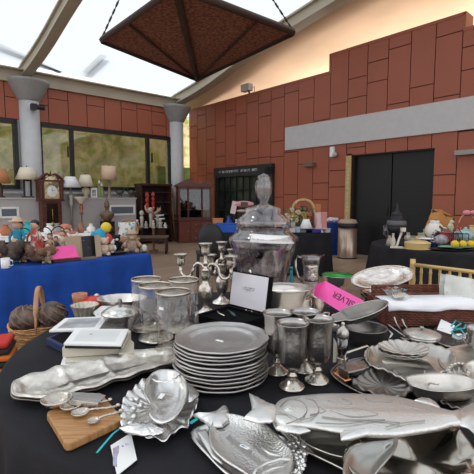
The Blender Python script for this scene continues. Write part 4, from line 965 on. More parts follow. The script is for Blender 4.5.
# pink sign SILVER, folded card
A_, B_, C_, D_ = D(325.5, 281, 2.02), D(364, 301, 1.86), D(347, 313.5, 1.84), D(328, 304, 1.95)
NN = (B_ - A_).cross(D_ - A_)
def onp(x, y): r = ray(x, y); return Vector((0, 0, HC)) + r * ((A_ - Vector((0, 0, HC))).dot(NN) / r.dot(NN))
C_ = onp(347, 316)
o_ = (A_ + B_ + C_) / 3; t = T('card_sign', 'hot pink card sign reading SILVER upside down, leaning among the silver bowls', 'sign', (o_.x, o_.y, o_.z), 0)
q = MB(); v = [p - o_ for p in (A_, B_, C_, D_)]; q.add(v, [(0, 1, 2, 3)]); q.build('card', PINK, t, th=.001)
A2 = D(315, 285, 2.0) - o_; q = MB(); q.add([v[0], v[3], A2 + Vector((0, .03, -.06)), A2], [(0, 1, 2, 3)]); q.build('folded_back', PINK, t, th=.001)
ex = (v[0] - v[1]).normalized(); nrm = (v[1] - v[0]).cross(v[3] - v[0]).normalized()
if nrm.y > 0: nrm = -nrm
ey = nrm.cross(ex); ctr = onp(343.5, 299) - o_ + nrm * .0016
M_ = Matrix((ex, ey, nrm)).transposed().to_4x4(); M_.translation = ctr
text('SILVER', .042, BLACK, t, M_)
# green lined bowl
o_ = G(339, 297, ZT); t = T('silver_bowl', 'footed silver bowl with bright green inside, left of the large oval silver tray', 'bowl', (o_.x, 2.42, ZT), 0)
q = MB(); q.lathe([(.05, 0), (.052, .005), (.03, .02), (.026, .04), (.05, .055), (.08, .08), (.094, .125), (.097, .128)], 48); q.build('bowl_body', SILVER, t)
q = MB(); q.lathe([(.097, .1285), (.092, .127), (.076, .085), (.04, .064), (.0001, .060)], 48); q.build('green_lining', colour('green enamel', (.02, .42, .07), .25), t)
# oval silver tray on footed bowl
o_ = G(380, 303, ZT + .0); t = T('silver_bowl', 'round silver bowl carrying the large tilted oval silver tray', 'bowl', (o_.x, 2.22, ZT), 0)
q = MB(); q.lathe([(.07, 0), (.075, .005), (.06, .02), (.08, .035), (.11, .06), (.118, .085), (.114, .086), (.09, .05), (.0001, .03)], 48); q.build('bowl_body', mat('warm silver', (.60, .52, .42), .2, 1, var=.2, vscale=14), t)
ct = D(382, 279, 2.22); t = T('silver_tray', 'large oval silver tray with engraved border tilted on a silver bowl', 'tray', ct, 0)
q = MB(); q.plate(ell(.165, .125, 80), [(0, .014), (.03, .016), (.12, .012), (.28, .010), (.33, .002), (.6, 0), (1, 0)], th=.003, n=120); RM = Matrix.Rotation(-.21, 4, 'Y') @ Matrix.Rotation(.22, 4, 'X'); q.xf(RM); q.build('dish', mat('engraved tray silver', (.80, .74, .68), .2, .95, var=.2, vscale=25, bump=.3, bscale=60), t)
q = MB(); q.tube([RM @ Vector((p[0], p[1], .015)) for p in ell(.165, .125, 80)], .005, 8, closed=True); q.build('rim', SATIN, t)
# ---- wicker basket with cloth and bags
bl = G(388, 327, ZT); br = Vector((1.10, 1.85, ZT)); ex = br - bl; L_ = ex.length; rz = math.atan2(ex.y, ex.x) * 1.0
t = T('wicker_basket', 'rectangular red brown wicker basket at the right table edge with white cloth over it', 'basket', (bl.x, bl.y, ZT), rz)
def weave(x0, y0, x1, y1, z0, z1, mbx):
    n_ = max(3, int(math.hypot(x1 - x0, y1 - y0) / .012)); rows_ = int((z1 - z0) / .008)
    for r_ in range(rows_):
        P = []
        for i in range(n_ + 1):
            a = i / n_; s = .0035 * (1 if (i + r_) % 2 else -1); nx, ny = (y1 - y0), -(x1 - x0); l_ = math.hypot(nx, ny)
            P.append((x0 + (x1 - x0) * a + nx / l_ * s, y0 + (y1 - y0) * a + ny / l_ * s, z0 + .004 + r_ * .008))
        mbx.tube(P, .0042, 5)
q = MB(); W_, Dp, Hb = L_, .24, .092
for a in (((0, 0), (W_, 0)), ((W_, 0), (W_, Dp)), ((W_, Dp), (0, Dp)), ((0, Dp), (0, 0))): weave(*a[0], *a[1], 0, Hb, q)
q.build('woven_sides', WICKER, t)
q = MB(); q.box((W_ / 2, Dp / 2, .006), (W_, Dp, .008)); q.build('bottom', WICKER, t)
q = MB(); q.tube([(0, 0, Hb), (W_, 0, Hb), (W_, Dp, Hb), (0, Dp, Hb)], .009, 8, closed=True); q.build('rim', WICKER, t)
q = MB(); weave(.02, Dp + .01, W_, Dp + .01, Hb, Hb + .055, q); q.build('raised_back', WICKER, t)
ti = t
# white cloth
CL = mat('white linen', (.80, .80, .82), .8, var=.04, vscale=6, bump=.3, bscale=10)
q = MB(); g = []
for i in range(25):
    x = -.01 + (W_ + .02) * i / 24; g.append([(x, .13, Hb + .020), (x, .05, Hb + .021 + .003 * math.sin(i)), (x, -.008, Hb + .020), (x, -.020, Hb + .006), (x, -.022 + .003 * math.sin(i * .8), Hb - .004 + .004 * math.sin(i * .5)), (x, -.023 + .004 * math.sin(i * .9), Hb - .014 + .004 * math.sin(i * .45))])
q.sheet(g); o = q.build('napkin', CL, loc=ti.location, rz=rz, th=.003); tag(o, 'white linen cloth folded over the front rim of the wicker basket', 'cloth')
p = ti.matrix_basis @ Vector((.09, .09, Hb + .03)); 
t = T('cutlery_bag', 'clear plastic bag of silver cutlery with blue print on the white cloth', 'bag', p, .3)
BAG = glassy('clear plastic bag', (.93, .94, .94), .12, .12, ((.8, .82, .82), 9, .5, .35))
q = MB(); g = [];
for i in range(9):
    g.append([((i - 4) * .014, (j - 4) * .017, .022 * math.cos((i - 4) / 4.6 * PI / 2) * math.cos((j - 4) / 4.6 * PI / 2) + .004 * math.sin(i * 2.1 + j)) for j in range(9)])
q.sheet(g); q.xf(Matrix.Rotation(.35, 4, 'X')); q.build('bag', BAG, t)
for k in range(5): q = MB(); q.tube([(-.07 + .012 * k, -.06, .008), (-.02 + .012 * k, .04, .02)], [.006, .003], 8, flat=.4); q.build('spoon', SATIN, t)
q = MB(); marks(q, .05, .018, 5, Matrix.Translation((.02, 0, .03)) @ Matrix.Rotation(.35, 4, 'X') @ Matrix.Rotation(-.8, 4, 'Z'), 2); q.build('printed_label', colour('teal print', (.1, .45, .55)), t)
p = D(462, 311, 1.93)
t = T('plastic_bag', 'translucent white plastic bag standing upright in the wicker basket at right', 'bag', (p.x, p.y, p.z), 0)
MILK = glassy('milky plastic', (.80, .82, .78), .15, .2, ((.75, .77, .72), 6, .36, .6))
q = MB(); g = []; rd = random.Random(3)
for i in range(14):
    a = i / 13; row = []
    for j in range(12):
        b = j / 11; row.append((-.088 + .02 * b + (.22 - .02 * b) * a, -.01 + .03 * math.sin(a * 7 + b * 3) * .5 + rd.uniform(-.004, .004) + .04 * b, b * (.175 - .04 * a) ))
    g.append(row)
q.sheet(g); q.build('bag_front', MILK, t)
q = MB(); q.sheet([[(x, y + .05, z * .95) for x, y, z in r_] for r_ in g]); q.build('bag_back', MILK, t)
q = MB(); q.sph((.05, .03, .03), .03, (1.2, .5, .6)); q.build('green_contents', colour('lime paper', (.55, .65, .12)), t)
# forks standing in front of the basket
o_ = G(403, 334, ZT); t = T('serving_tongs', 'crossed pewter server handles leaning up in front of the wicker basket', 'serving pieces', (o_.x, o_.y, ZT), 0)
for dx, l_ in ((-.02, .07), (.015, .06)): q = MB(); q.tube([(dx + .02, -.01, .0), (dx - .005, .01, l_ * .6), (dx - .015, .015, l_)], [.004, .005, .008], 8, flat=.5); q.build('handle', PALE, t)

# ---- boxes and framed pictures at left
def slab(name, label, cat, px4, z, h, m, base, part='box'):
    cx = sum(p[0] for p in px4) / 4; cy = sum(p[1] for p in px4) / 4; o_ = G(cx, cy, z); t = T(name, label, cat, (o_.x, o_.y, base), 0)
    q = MB(); q.prism(loc_px(px4, z, o_), 0, h); q.build(part, m, t, bev=.002); return t, o_
NV = ZT + .028
t, o_ = slab('card_box', 'navy blue box under the rear white framed picture', 'box', [(46, 338), (62, 346), (92, 340), (78, 325)], NV, .028, NAVY, ZT)
q = MB(); q.prism([(x * .8, y * .8) for x, y in loc_px([(46, 338), (62, 346), (92, 340), (78, 325)], NV, o_)], .0282, .0295); q.build('insert', VELVET, t)
t, o_ = slab('card_box', 'lower cream card box under the front framed picture', 'box', [(65, 361), (122, 360), (122, 345), (68, 346)], ZT + .018, .016, CREAM, ZT)
t, o_ = slab('card_box', 'upper cream card box right below the front white framed picture', 'box', [(62, 347.5), (123, 344), (131, 330), (76, 332)], ZT + .055, .036, CREAM, ZT + .018)
q = MB(); q.box((0, 0, 0), (.001, .001, .001)); 
t, o_ = slab('card_box', 'open cream card box end sticking out right of the framed pictures', 'box', [(119, 352), (134, 351), (134, 341), (126, 333)], ZT + .045, .04, mat('card inside', (.50, .46, .36), .8), ZT)
def framed(px4, z, base, label, fm_, im_, up=.007):
    cx = sum(p[0] for p in px4) / 4; cy = sum(p[1] for p in px4) / 4; o_ = G(cx, cy, z); t = T('framed_picture', label, 'framed picture', (o_.x, o_.y, base), 0)
    P = [Vector(p) for p in loc_px(px4, z, o_)]; q = MB(); q.prism([tuple(p) for p in P], 0, .009); q.build('frame', fm_, t, bev=.002)
    q = MB(); q.prism([tuple(p * .86) for p in P], .009, .0098); q.build('mat_board', PAPER, t)
    q = MB(); q.prism([tuple(p * .74) for p in P], .0098, .0102); q.build('print', im_, t)
    return t, P
t, P = framed([(48.8, 330), (99.5, 328.5), (108.5, 315.5), (65, 317.5)], ZT + .045, ZT + .036, 'rear white framed picture with grey drawing, lying on the navy box', WHITE, mat('grey drawing', (.36, .38, .40), .3, var=.35, vscale=14))
t.location.z = ZT + .034
t, P = framed([(63.5, 343), (121.5, 344), (129, 328.5), (75, 328.5)], ZT + .075, ZT + .065, 'front white framed certificate lying on the cream boxes', WHITE, mat('pale print', (.68, .70, .68), .35, var=.05, vscale=9))
q = MB(); q.prism([tuple(p * 0.97) for p in P], -.010, 0); q.build('black_backing', BLACK, t)
q = MB(); q.box((-.03, .02, .0106), (.012, .006, .0006), rz=.8); q.build('embossed_mark', colour('grey ink', (.25, .25, .25)), t)
t, o_ = slab('mirror_frame', 'small dark grey metal frame lying between the two pictures and glass dish', 'frame', [(99, 330), (122, 329), (127, 318), (110, 317)], ZT + .05, .02, mat('dark filigree', (.18, .18, .16), .4, .6, var=.5, vscale=90), ZT + .03)
# lace cloth pieces under the boxes
q = MB(); o_ = G(70, 362, ZT + .004); q.prism(loc_px([(60, 368), (64, 356), (100, 357), (98, 366)], ZT, o_), 0, .004); o = q.build('napkin', CL, loc=(o_.x, o_.y, ZT + .001)); tag(o, 'folded white lace napkin sticking out under the cream boxes', 'napkin')
# ribbed silver basket dish with red thing
o_ = G(87, 317, ZT); t = T('ribbed_bowl', 'ribbed cream and silver bowl near the left table edge, behind the pictures', 'bowl', (o_.x, o_.y - .02, ZT), 0)
q = MB(); q.lathe([(.04, 0), (.045, .005), (.05, .03), (.062, .065), (.066, .068), (.060, .066), (.045, .02), (.0001, .01)], 96, rib=(16, .05)); q.build('bowl_body', mat('cream silver', (.62, .56, .46), .3, .6, var=.2, vscale=20), t)
o_ = G(102, 306, ZT); t = T('red_dish', 'red lidded dish behind the ribbed bowl at left', 'dish', (o_.x - .02, o_.y - .02, ZT), 0)
q = MB(); q.lathe([(.05, 0), (.07, .01), (.075, .04), (.06, .05), (.03, .058), (.0001, .06)], 40, sx=1.2); q.build('dish_body', colour('red lacquer', (.55, .03, .015), .35), t)
q = MB(); q.lathe([(.008, .058), (.012, .068), (.0001, .074)], 20); q.build('knob', WHITE, t)
o_ = G(80, 305, ZT); t = T('peach_cup', 'peach coloured glass cup at the far left table edge', 'cup', (o_.x + .02, o_.y - .05, ZT), 0)
q = MB(); q.lathe([(.02, 0), (.03, .003), (.038, .05), (.04, .075), (.036, .075), (.0001, .01)], 30); q.build('cup_body', colour('peach glass', (.55, .22, .12), .2, var=.3, vscale=20), t)
# lidded tureen glass
o_ = G(116, 336, ZT); t = T('glass_tureen', 'faceted glass dish with silver lid and finial, left of the glass vases', 'dish', (o_.x, 1.77, ZT), 0)
q = MB(); q.lathe([(.04, 0), (.045, .004), (.055, .03), (.075, .075), (.078, .08)], 16); q.build('glass_body', JARGLASS, t)
q = MB(); q.lathe([(.082, .079), (.080, .085), (.060, .100), (.03, .112), (.008, .115)], 40); l_ = q.build('lid', mat('engraved lid', (.72, .70, .66), .25, .9, var=.25, vscale=50), t)
q = MB(); q.lathe([(.008, .114), (.006, .12), (.011, .128), (.007, .14), (.0001, .145)], 20); q.build('finial', DARKPEW, l_)
o_ = G(124, 312, ZT); t = T('serving_bowl', 'large oval white and silver bowl behind the tureen, left of the vases', 'bowl', (o_.x, o_.y - .03, ZT), 0)
q = MB(); q.lathe([(.06, 0), (.065, .01), (.05, .02), (.09, .045), (.12, .08), (.125, .083), (.118, .082), (.085, .05), (.0001, .03)], 56, sy=.75); q.build('bowl_body', mat('ivory silver', (.72, .69, .63), .25, .7, var=.12, vscale=14), t)
o_ = G(102, 320, ZT); t = T('leaf_plate', 'white floral china plate propped beside the ribbed bowl', 'plate', (o_.x + .02, o_.y, ZT + .03), 0)
q = MB(); q.plate(ell(.055, .045, 60, 0, .06, 6), [(0, .012), (.1, .012), (.4, .003), (1, .001)], th=.003); q.xf(Matrix.Rotation(.5, 4, 'X')); q.build('dish', colour('floral china', (.8, .8, .78), .25, col2=(.25, .28, .25), vscale=40, band=(.36, .4)), t)
q = MB(); q.lathe([(.03, -.03), (.02, -.01), (.01, .0)], 20); q.build('foot', WHITE, t)
# ================================================================ gold chair, floor basket
def chiavari():
    A, B = D(412.5, 270, 2.62), D(476, 279, 2.34); ex = B - A; ex.z = 0; L_ = .40; rz = math.atan2(ex.y, ex.x)
    t = T('gold_chair', 'gold bamboo style banquet chair with spindle back, behind the wicker basket', 'chair', (A.x, A.y, 0), rz)
    zt = .925
    def turned(x, y, z0, z1, r_, name):
        pr = []; n_ = 28
        for i in range(n_ + 1):
            a = i / n_; ring = .3 if (i % 7 == 3) else 0; pr.append((r_ * (1 + ring), z0 + (z1 - z0) * a))
        q = MB(); q.lathe(pr, 14, (x, y, 0)); q.build(name, GOLD, t)
    turned(0, 0, 0, zt + .015, .017, 'back_post'); turned(L_, 0, 0, zt + .015, .017, 'back_post')
    turned(0, .38, 0, .45, .017, 'leg'); turned(L_, .38, 0, .45, .017, 'leg')
    for z in (zt - .02, .62): q = MB(); q.tube([(0, 0, z), (L_, 0, z)], .012, 10); q.build('rail', GOLD, t)
    for i in range(1, 7): turned(L_ * i / 7, 0, .62, zt - .02, .008, 'spindle')
    q = MB(); q.box((L_ / 2, .19, .46), (L_ + .02, .40, .03)); q.build('seat', GOLD, t, bev=.01)
    for z in (.2,): 
        for a, b in (((0, 0), (0, .38)), ((L_, 0), (L_, .38)), ((0, .38), (L_, .38))): q = MB(); q.tube([(*a, z), (*b, z)], .009, 8); q.build('stretcher', GOLD, t)
chiavari()
# left: stool, basket, orange bag
P_ = D(38, 330, 2.25)
t = T('stool', 'low wooden stool carrying the twig basket left of the round table', 'stool', (P_.x + .03, P_.y + .03, 0), .5)
q = MB(); q.box((0, 0, .47), (.36, .36, .03)); q.build('seat', DARKWOOD, t, bev=.005)
for a in (-.15, .15):
    for b in (-.15, .15): q = MB(); q.box((a, b, .228), (.03, .03, .455)); q.build('leg', DARKWOOD, t)
zb = .486
t = T('twig_basket', 'round twig basket with tall hoop handle, between the blue table and round table', 'basket', (P_.x, P_.y, zb), 0.42)
q = MB(); rd = random.Random(8)
for k in range(26):
    z = .012 + k * .0055; r_ = .10 + .045 * (k / 25) ** .8; P = []
    for i in range(40):
        a = i / 40 * 2 * PI; P.append(((r_ + .005 * math.sin(a * 9 + k * 2)) * math.cos(a), (r_ + .005 * math.sin(a * 9 + k * 2)) * math.sin(a), z + .006 * math.sin(a * 3 + k)))
    q.tube(P, .0042, 5, closed=True)
q.build('woven_twigs', STRAW, t)
q = MB(); q.lathe([(.09, 0), (.10, .01), (.0001, .012)], 24); q.build('bottom', STRAW, t)
q = MB(); q.tube([(.012 + .016 * math.cos(i / 20 * PI) * 1.0, .14 * math.cos(i / 20 * PI), .14 + .21 * math.sin(i / 20 * PI)) for i in range(21)], .013, 8, flat=.5); q.build('hoop_handle', mat('pale wood', (.45, .24, .12), .5, var=.2), t)
LUMP = mat('brown burlap bundle', (.20, .15, .12), .7, col2=(.05, .035, .03), vscale=22, bump=1, bscale=30)
for k, (dx, dy, dz_, l) in enumerate(((-.05, -.02, .18, 'brown knotted bundle in the left side of the twig basket'), (.075, .02, .185, 'dark glossy gourd in the right side of the twig basket'))):
    o = T('bundle', l, 'basket contents', (P_.x + dx, P_.y + dy, zb + dz_), 0)
    q = MB(); q.sph((0, 0, 0), .082 if k else .088, (1.0 if k == 0 else .85, .9, .8 if k == 0 else 1.0), 28); q.build('gourd_body' if k else 'wrapped_body', LUMP, o)
    q = MB()
    for j in range(7): a = j * .9; q.tube([(.086 * math.cos(a + b * .4) * math.sin(.3 + b * .35), .08 * math.sin(a + b * .4) * math.sin(.3 + b * .35), .072 * math.cos(.3 + b * .35)) for b in range(6)], .005, 6)
    q.build('binding', mat('rope brown', (.22, .13, .08), .7), o)
o_ = D(4, 352, 1.95); t = T('cloth_bundle', 'orange, black and red folded cloths at the left edge beside the round table', 'cloths', (o_.x - .02, o_.y, o_.z - .09), .3)
for k, c_ in enumerate(((.65, .16, .03), (.02, .02, .02), (.7, .2, .03), (.02, .02, .02), (.5, .03, .02))):
    q = MB(); q.box((0, 0, .016 + k * .032), (.15 - .01 * k, .16, .03)); q.build('folded_cloth', colour('bundle cloth %s' % ['orange', 'black', 'orange', 'black', 'red'][k], c_, .8), t, bev=.012)
q = MB(); q.box((o_.x - .02, o_.y - .04, (o_.z - .093) / 2), (.24, .24, o_.z - .095)); o = q.build('storage_box', colour('dark box', (.03, .03, .035)), None); tag(o, 'dark box carrying the orange and black cloths at the left edge', 'box')

# ================================================================ tables further away
A_, B_ = G(-46, 275, .745), G(151.5, 253.5, .745)
rect_cloth('tablecloth', A_, B_, .74, 1, 'royal blue floor-length cloth on the long table at left with dolls and toys', BLUECLOTH, 2)
ZB = .747
bu = (B_ - A_).normalized(); bv = Vector((-bu.y, bu.x, 0)); rzB = math.atan2(bu.y, bu.x)
def BT(x, depth, z=ZB):
    """point on the blue table: column x of the photo, depth from its front edge"""
    lo, hi = -.3, 3.5
    for _ in range(40):
        m_ = (lo + hi) / 2; p = A_ + bu * m_ + bv * depth; X = 237 + (p.x / (p.y * cP)) * F0
        if X < x: lo = m_
        else: hi = m_
    p = A_ + bu * lo + bv * depth; return Vector((p.x, p.y, z))
rect_cloth('tablecloth', D(-20, 240, 6.0), D(99, 240, 6.6), .75, 1, 'black cloth with white top on the second table behind the blue one', BLACKCLOTH, 3)
p1, p2 = D(-20, 240, 6.0), D(99, 240, 6.6); cu_ = Vector((p2.x - p1.x, p2.y - p1.y, 0)).normalized(); cv_ = Vector((-cu_.y, cu_.x, 0))
q = MB(); q.box(((p2 - p1).length / 2, .36, .003), ((p2 - p1).length - .02, .72, .006)); q.box(((p2 - p1).length / 2, -.028, -.035), ((p2 - p1).length - .02, .006, .07)); o = q.build('table_runner', PAPER, loc=(p1.x, p1.y, .747), rz=math.atan2(cu_.y, cu_.x)); tag(o, 'white paper covering the top of the table behind the blue one', 'table cover')
def CT(x, depth, z=.755):
    lo, hi = -.5, 4
    for _ in range(40):
        m_ = (lo + hi) / 2; p = p1 + cu_ * m_ + cv_ * depth; X = 237 + (p.x / (p.y * cP)) * F0
        if X < x: lo = m_
        else: hi = m_
    p = p1 + cu_ * lo + cv_ * depth; return Vector((p.x, p.y, z))

SKIN = colour('doll skin', (.62, .38, .26), .6)
def doll(p, h, dress, hair, label, hat=None, rz=0):
    h *= 1.14; t = T('doll', label, 'doll', p, rz)
    q = MB(); q.lathe([(h * .20, 0), (h * .21, h * .02), (h * .16, h * .25), (h * .09, h * .50), (h * .10, h * .62), (h * .07, h * .72), (h * .03, h * .75)], 24); q.build('dress', dress, t)
    q = MB(); q.sph((0, 0, h * .84), h * .10, (1, 1, 1.15), 16); q.lathe([(h * .03, h * .72), (h * .03, h * .78)], 10)
    q.build('head', SKIN, t)
    q = MB(); q.sph((0, h * .02, h * .87), h * .108, (1, 1, 1.05), 16); q.build('hair', hair, t)
    for sx in (-1, 1): q = MB(); q.tube([(sx * h * .09, 0, h * .68), (sx * h * .17, -h * .03, h * .55), (sx * h * .14, -h * .10, h * .42)], [h * .035, h * .03, h * .025], 8); q.build('arm', dress, t)
    if hat: q = MB(); q.lathe([(h * .19, h * .90), (h * .19, h * .915), (h * .10, h * .92), (h * .09, h * .99), (.0001, h * 1.0)], 24); q.build('hat', hat, t)
    return t
def bear(p, s, m, label, rz=0, lie=False, nm='teddy_bear', cat='stuffed toy', muz=None):
    t = T(nm, label, cat, p, rz)
    M_ = Matrix.Rotation(-PI / 2 * .85, 4, 'X') if lie else Matrix.Identity(4)
    off = Matrix.Translation((0, 0, s * .22)) if lie else Matrix.Translation((0, 0, 0))
    def b(q, name, mm): q.xf(off @ M_); return q.build(name, mm, t)
    q = MB(); q.sph((0, 0, s * .30), s * .26, (1, .85, 1.15), 20); b(q, 'body', m)
    q = MB(); q.sph((0, -s * .02, s * .72), s * .21, (1.05, .95, .95), 20)
    for sx in (-1, 1): q.sph((sx * s * .17, 0, s * .88), s * .07, (1, .6, 1), 12)
    b(q, 'head', m)
    q = MB(); q.sph((0, -s * .19, s * .68), s * .09, (1.1, .8, .8), 14); b(q, 'muzzle', muz or mat('pale plush', (.55, .38, .22), .9))
    for sx in (-1, 1):
        q = MB(); q.tube([(sx * s * .2, 0, s * .5), (sx * s * .33, -s * .1, s * .36), (sx * s * .36, -s * .2, s * .3)], [s * .09, s * .085, s * .08], 10); b(q, 'arm', m)
        q = MB(); q.tube([(sx * s * .14, -s * .05, s * .12), (sx * s * .22, -s * .3, s * .10), (sx * s * .23, -s * .38, s * .14)], [s * .11, s * .1, s * .1], 10); b(q, 'leg', m)
    return t
BR1 = mat('brown plush', (.19, .11, .07), .95, var=.35, vscale=30, bump=1, bscale=60); BR2 = mat('dark brown plush', (.10, .07, .055), .95, var=.35, vscale=30, bump=1, bscale=60)
OR1 = mat('orange brown plush', (.42, .12, .045), .95, var=.35, vscale=25, bump=1, bscale=50); GREY1 = mat('tan plush', (.30, .22, .15), .95, var=.3, vscale=30)
bear(BT(8, .20), .34, BR2, 'big dark brown furry toy at the left end of the blue table', .3, True)
bear(BT(25, .13), .27, BR1, 'brown teddy bear lying at the front edge of the blue table', -.9, True)
bear(BT(45, .07), .12, GREY1, 'small tan toy animal with round snout beside the pink card', .2, False, 'plush_animal')
t = T('pumpkin', 'rusty orange fabric pumpkin on the blue table behind the brown teddy', 'pumpkin', BT(41, .26), 0)
q = MB(); q.lathe([(.0001, 0)] + [(.085 * math.sin(PI * i / 12), .062 - .062 * math.cos(PI * i / 12)) for i in range(1, 12)] + [(.0001, .122)], 48, rib=(8, .07)); q.build('fruit', OR1, t)
q = MB(); q.tube([(0, 0, .115), (.005, 0, .14), (.015, 0, .15)], [.01, .008, .01], 8); q.build('stalk', BR2, t)
t = T('pumpkin', 'wine red fabric ball behind the orange pumpkin on the blue table', 'pumpkin', BT(30, .36), 0)
q = MB(); q.lathe([(.0001, 0)] + [(.075 * math.sin(PI * i / 12), .06 - .06 * math.cos(PI * i / 12)) for i in range(1, 12)] + [(.0001, .12)], 48, rib=(8, .07)); q.build('fruit', mat('wine plush', (.22, .05, .04), .9, var=.4, vscale=20), t)
t = T('mug', 'white mug lying at the far left front of the blue table', 'mug', BT(2, .05), 0)
q = MB(); q.lathe([(.03, 0), (.035, .004), (.035, .085), (.031, .085), (.03, .01), (.0001, .008)], 28); q.build('mug_body', WHITE, t)
q = MB(); q.tube([(.034, 0, .07), (.06, 0, .065), (.06, 0, .025), (.034, 0, .02)], .006, 8); q.build('handle', WHITE, t)
doll(BT(16, .40), .36, FLORALBLUE, BR2, 'cloth doll in flowered blue green dress with straw hat at the left', mat('straw hat', (.55, .42, .28), .8))
doll(BT(33, .42), .34, mat('red white dress', (.50, .09, .07), .8, col2=(.7, .6, .52), vscale=18, band=(.4, .5)), BLACK, 'black haired doll in red and white dress behind the brown teddy')
for k, x in enumerate((22, 43, 57)):
    d_ = (.60, .62, .62)[k]; t = T('wire_stand', ('black wire hoop stand behind the flowered blue doll', 'left of the two black wire hoop stands behind the pink card', 'right of the two black wire hoop stands behind the pink card')[k], 'stand', BT(x, d_), rzB)
    q = MB(); q.tube([(.075 * math.cos(PI * i / 16), 0, .20 + .09 * math.sin(PI * i / 16)) if 0 < i < 16 else (.075 * math.cos(PI * i / 16), 0, 0 if True else 0) for i in range(17)], .006, 6); q.build('hoop', BLACK, t)
    q = MB(); q.lathe([(.07, 0), (.07, .012), (.0001, .013)], 24); q.build('base', BLACK, t)
rows = ((40, .38, 'small red dressed doll in front of the left wire hoop', (.45, .06, .05), .20), (48, .40, 'small doll in tan clothes in front of the wire hoops', (.45, .33, .22), .22), (54, .38, 'small dark dressed doll left of the tan board', (.10, .07, .06), .19), (61, .42, 'small cream dressed doll above the pink card', (.6, .5, .38), .24), (66, .46, 'little doll in rust dress beside the tan board', (.42, .13, .07), .26))
for x, d_, l, c_, h in rows: doll(BT(x, d_), h, colour('doll dress %d' % x, c_, .85, var=.4, vscale=30), BR1, l)
# pink folded card
t = T('card_sign', 'blank hot pink folded card standing at the front of the blue table', 'sign', BT(61, .07), rzB + .02)
q = MB(); w_ = .285
q.add([(-w_ / 2, 0, .004), (w_ / 2, 0, .004), (w_ / 2 - .02, .03, .11), (-w_ / 2, .03, .11)], [(0, 1, 2, 3)]); q.add([(-w_ / 2, 0, .004), (w_ / 2, 0, .004), (w_ / 2 + .01, -.035, .006), (-w_ / 2 + .02, -.035, .006)], [(0, 1, 2, 3)]); q.build('card', PINK, t, th=.002)
t.location.z += .030
t = T('wooden_box', 'flat dark red wooden box under the pink card on the blue table', 'box', BT(63, .09), rzB)
q = MB(); q.box((0, .02, .013), (.25, .14, .026)); q.build('box', MAHOG, t, bev=.003)
q = MB(); q.box((0, -.042, .014), (.02, .004, .01)); q.build('clasp', GOLD, t)
t = T('wooden_tray', 'flat grey brown wooden slab right of the pink card', 'tray', BT(86, .06), rzB)
q = MB(); q.box((0, 0, .01), (.16, .07, .02)); q.build('slab', mat('grey brown wood', (.16, .12, .09), .6, var=.2), t, bev=.003)
def board(x, dep, w, h, tilt, m, label, nm='board', cat='board', rz=0, part='panel', trim=None):
    t = T(nm, label, cat, BT(x, dep), rzB + rz); M_ = Matrix.Rotation(-tilt, 4, 'X'); q = MB(); q.box((0, 0, h / 2), (w, .012, h)); q.xf(M_); q.build(part, m, t)
    q = MB(); q.box((0, .05, h * .35), (.02, .008, h * .7)); q.xf(Matrix.Rotation(tilt * .6, 4, 'X')); q.build('rear_prop', m if trim is None else trim, t); return t, M_
KRAFT = mat('kraft board', (.46, .34, .23), .8, var=.06)
board(73, .22, .165, .215, .15, KRAFT, 'tan cardboard panel leaning behind the pink card')
t, M_ = board(88, .20, .13, .21, .15, mat('black patterned panel', (.012, .012, .014), .5, col2=(.15, .2, .24), vscale=16, band=(.32, .36)), 'black picture panel with pale blue pattern right of the tan cardboard')
board(97, .15, .055, .22, .12, KRAFT, 'narrow tan cardboard strip leaning right of the black panel')
for x, l, r_ in ((71, 'left of the two white name cards standing behind the tan cardboard', -.5), (80, 'right of the two white name cards standing behind the tan cardboard', -.5)):
    t = T('price_card', l, 'card', BT(x, .34, ZB + .15), rzB); q = MB(); q.box((0, 0, .05), (.022, .004, .10)); q.xf(Matrix.Rotation(r_, 4, 'Y')); q.build('card', PAPER, t)
    q = MB(); q.tube([(0, 0, -.15), (0, 0, .01)], .004, 6); q.lathe([(.03, -.15), (.03, -.145)], 16); q.build('holder', BLACK, t)
t = T('price_card', 'small white card tilted at the left end of the pink card', 'card', BT(56, .22, ZB), rzB); q = MB(); q.box((0, 0, .06), (.03, .004, .11)); q.xf(Matrix.Rotation(-.35, 4, 'Y')); q.build('card', PAPER, t)
q = MB(); q.box((0, .015, .015), (.03, .03, .03)); q.build('holder', BLACK, t)
# parrot
t = T('toy_parrot', 'blue, yellow and red toy parrot on the blue table', 'toy parrot', BT(99, .30), rzB); t.scale = (1.35, 1.35, 1.35)
q = MB(); q.sph((0, 0, .13), .055, (1, .8, 1.3), 18); q.build('body', colour('parrot blue', (.02, .32, .52), .7), t)
q = MB(); q.sph((.045, -.01, .205), .042, (1, .9, 1), 16); q.build('head', colour('parrot yellow', (.75, .55, .05), .7), t)
q = MB(); q.lathe([(.018, 0), (.014, .018), (.001, .04)], 12, M=Matrix.Translation((.075, -.025, .2)) @ Matrix.Rotation(2.2, 4, 'Y')); q.build('beak', BLACK, t)
q = MB(); q.sph((.05, -.04, .12), .03, (1, .6, 1.3), 14); q.build('breast', colour('parrot red', (.6, .05, .04), .7), t)
for sx in (-1, 1): q = MB(); q.sph((sx * .055, .005, .12), .045, (.35, .8, 1.4), 14); q.build('wing', colour('parrot blue', (.02, .32, .52), .7), t)
q = MB(); q.tube([(-.02, .02, .08), (-.06, .05, .01)], [.02, .01], 8, flat=.4); q.build('tail', colour('parrot red', (.6, .05, .04), .7), t)
bear(BT(103, .20), .20, mat('cream plush', (.55, .42, .30), .95, var=.2, vscale=30), 'cream and grey soft toy sitting right of the tan cardboard strip', .2)
bear(BT(110, .26), .17, colour('white plush', (.7, .68, .64), .95), 'small white and black toy right of the cream soft toy', -.3, muz=BLACK)
bear(BT(115, .38), .20, colour('black plush', (.015, .015, .015), .95), 'black toy animal behind the dark dish on the blue table', .5, muz=PAPER)
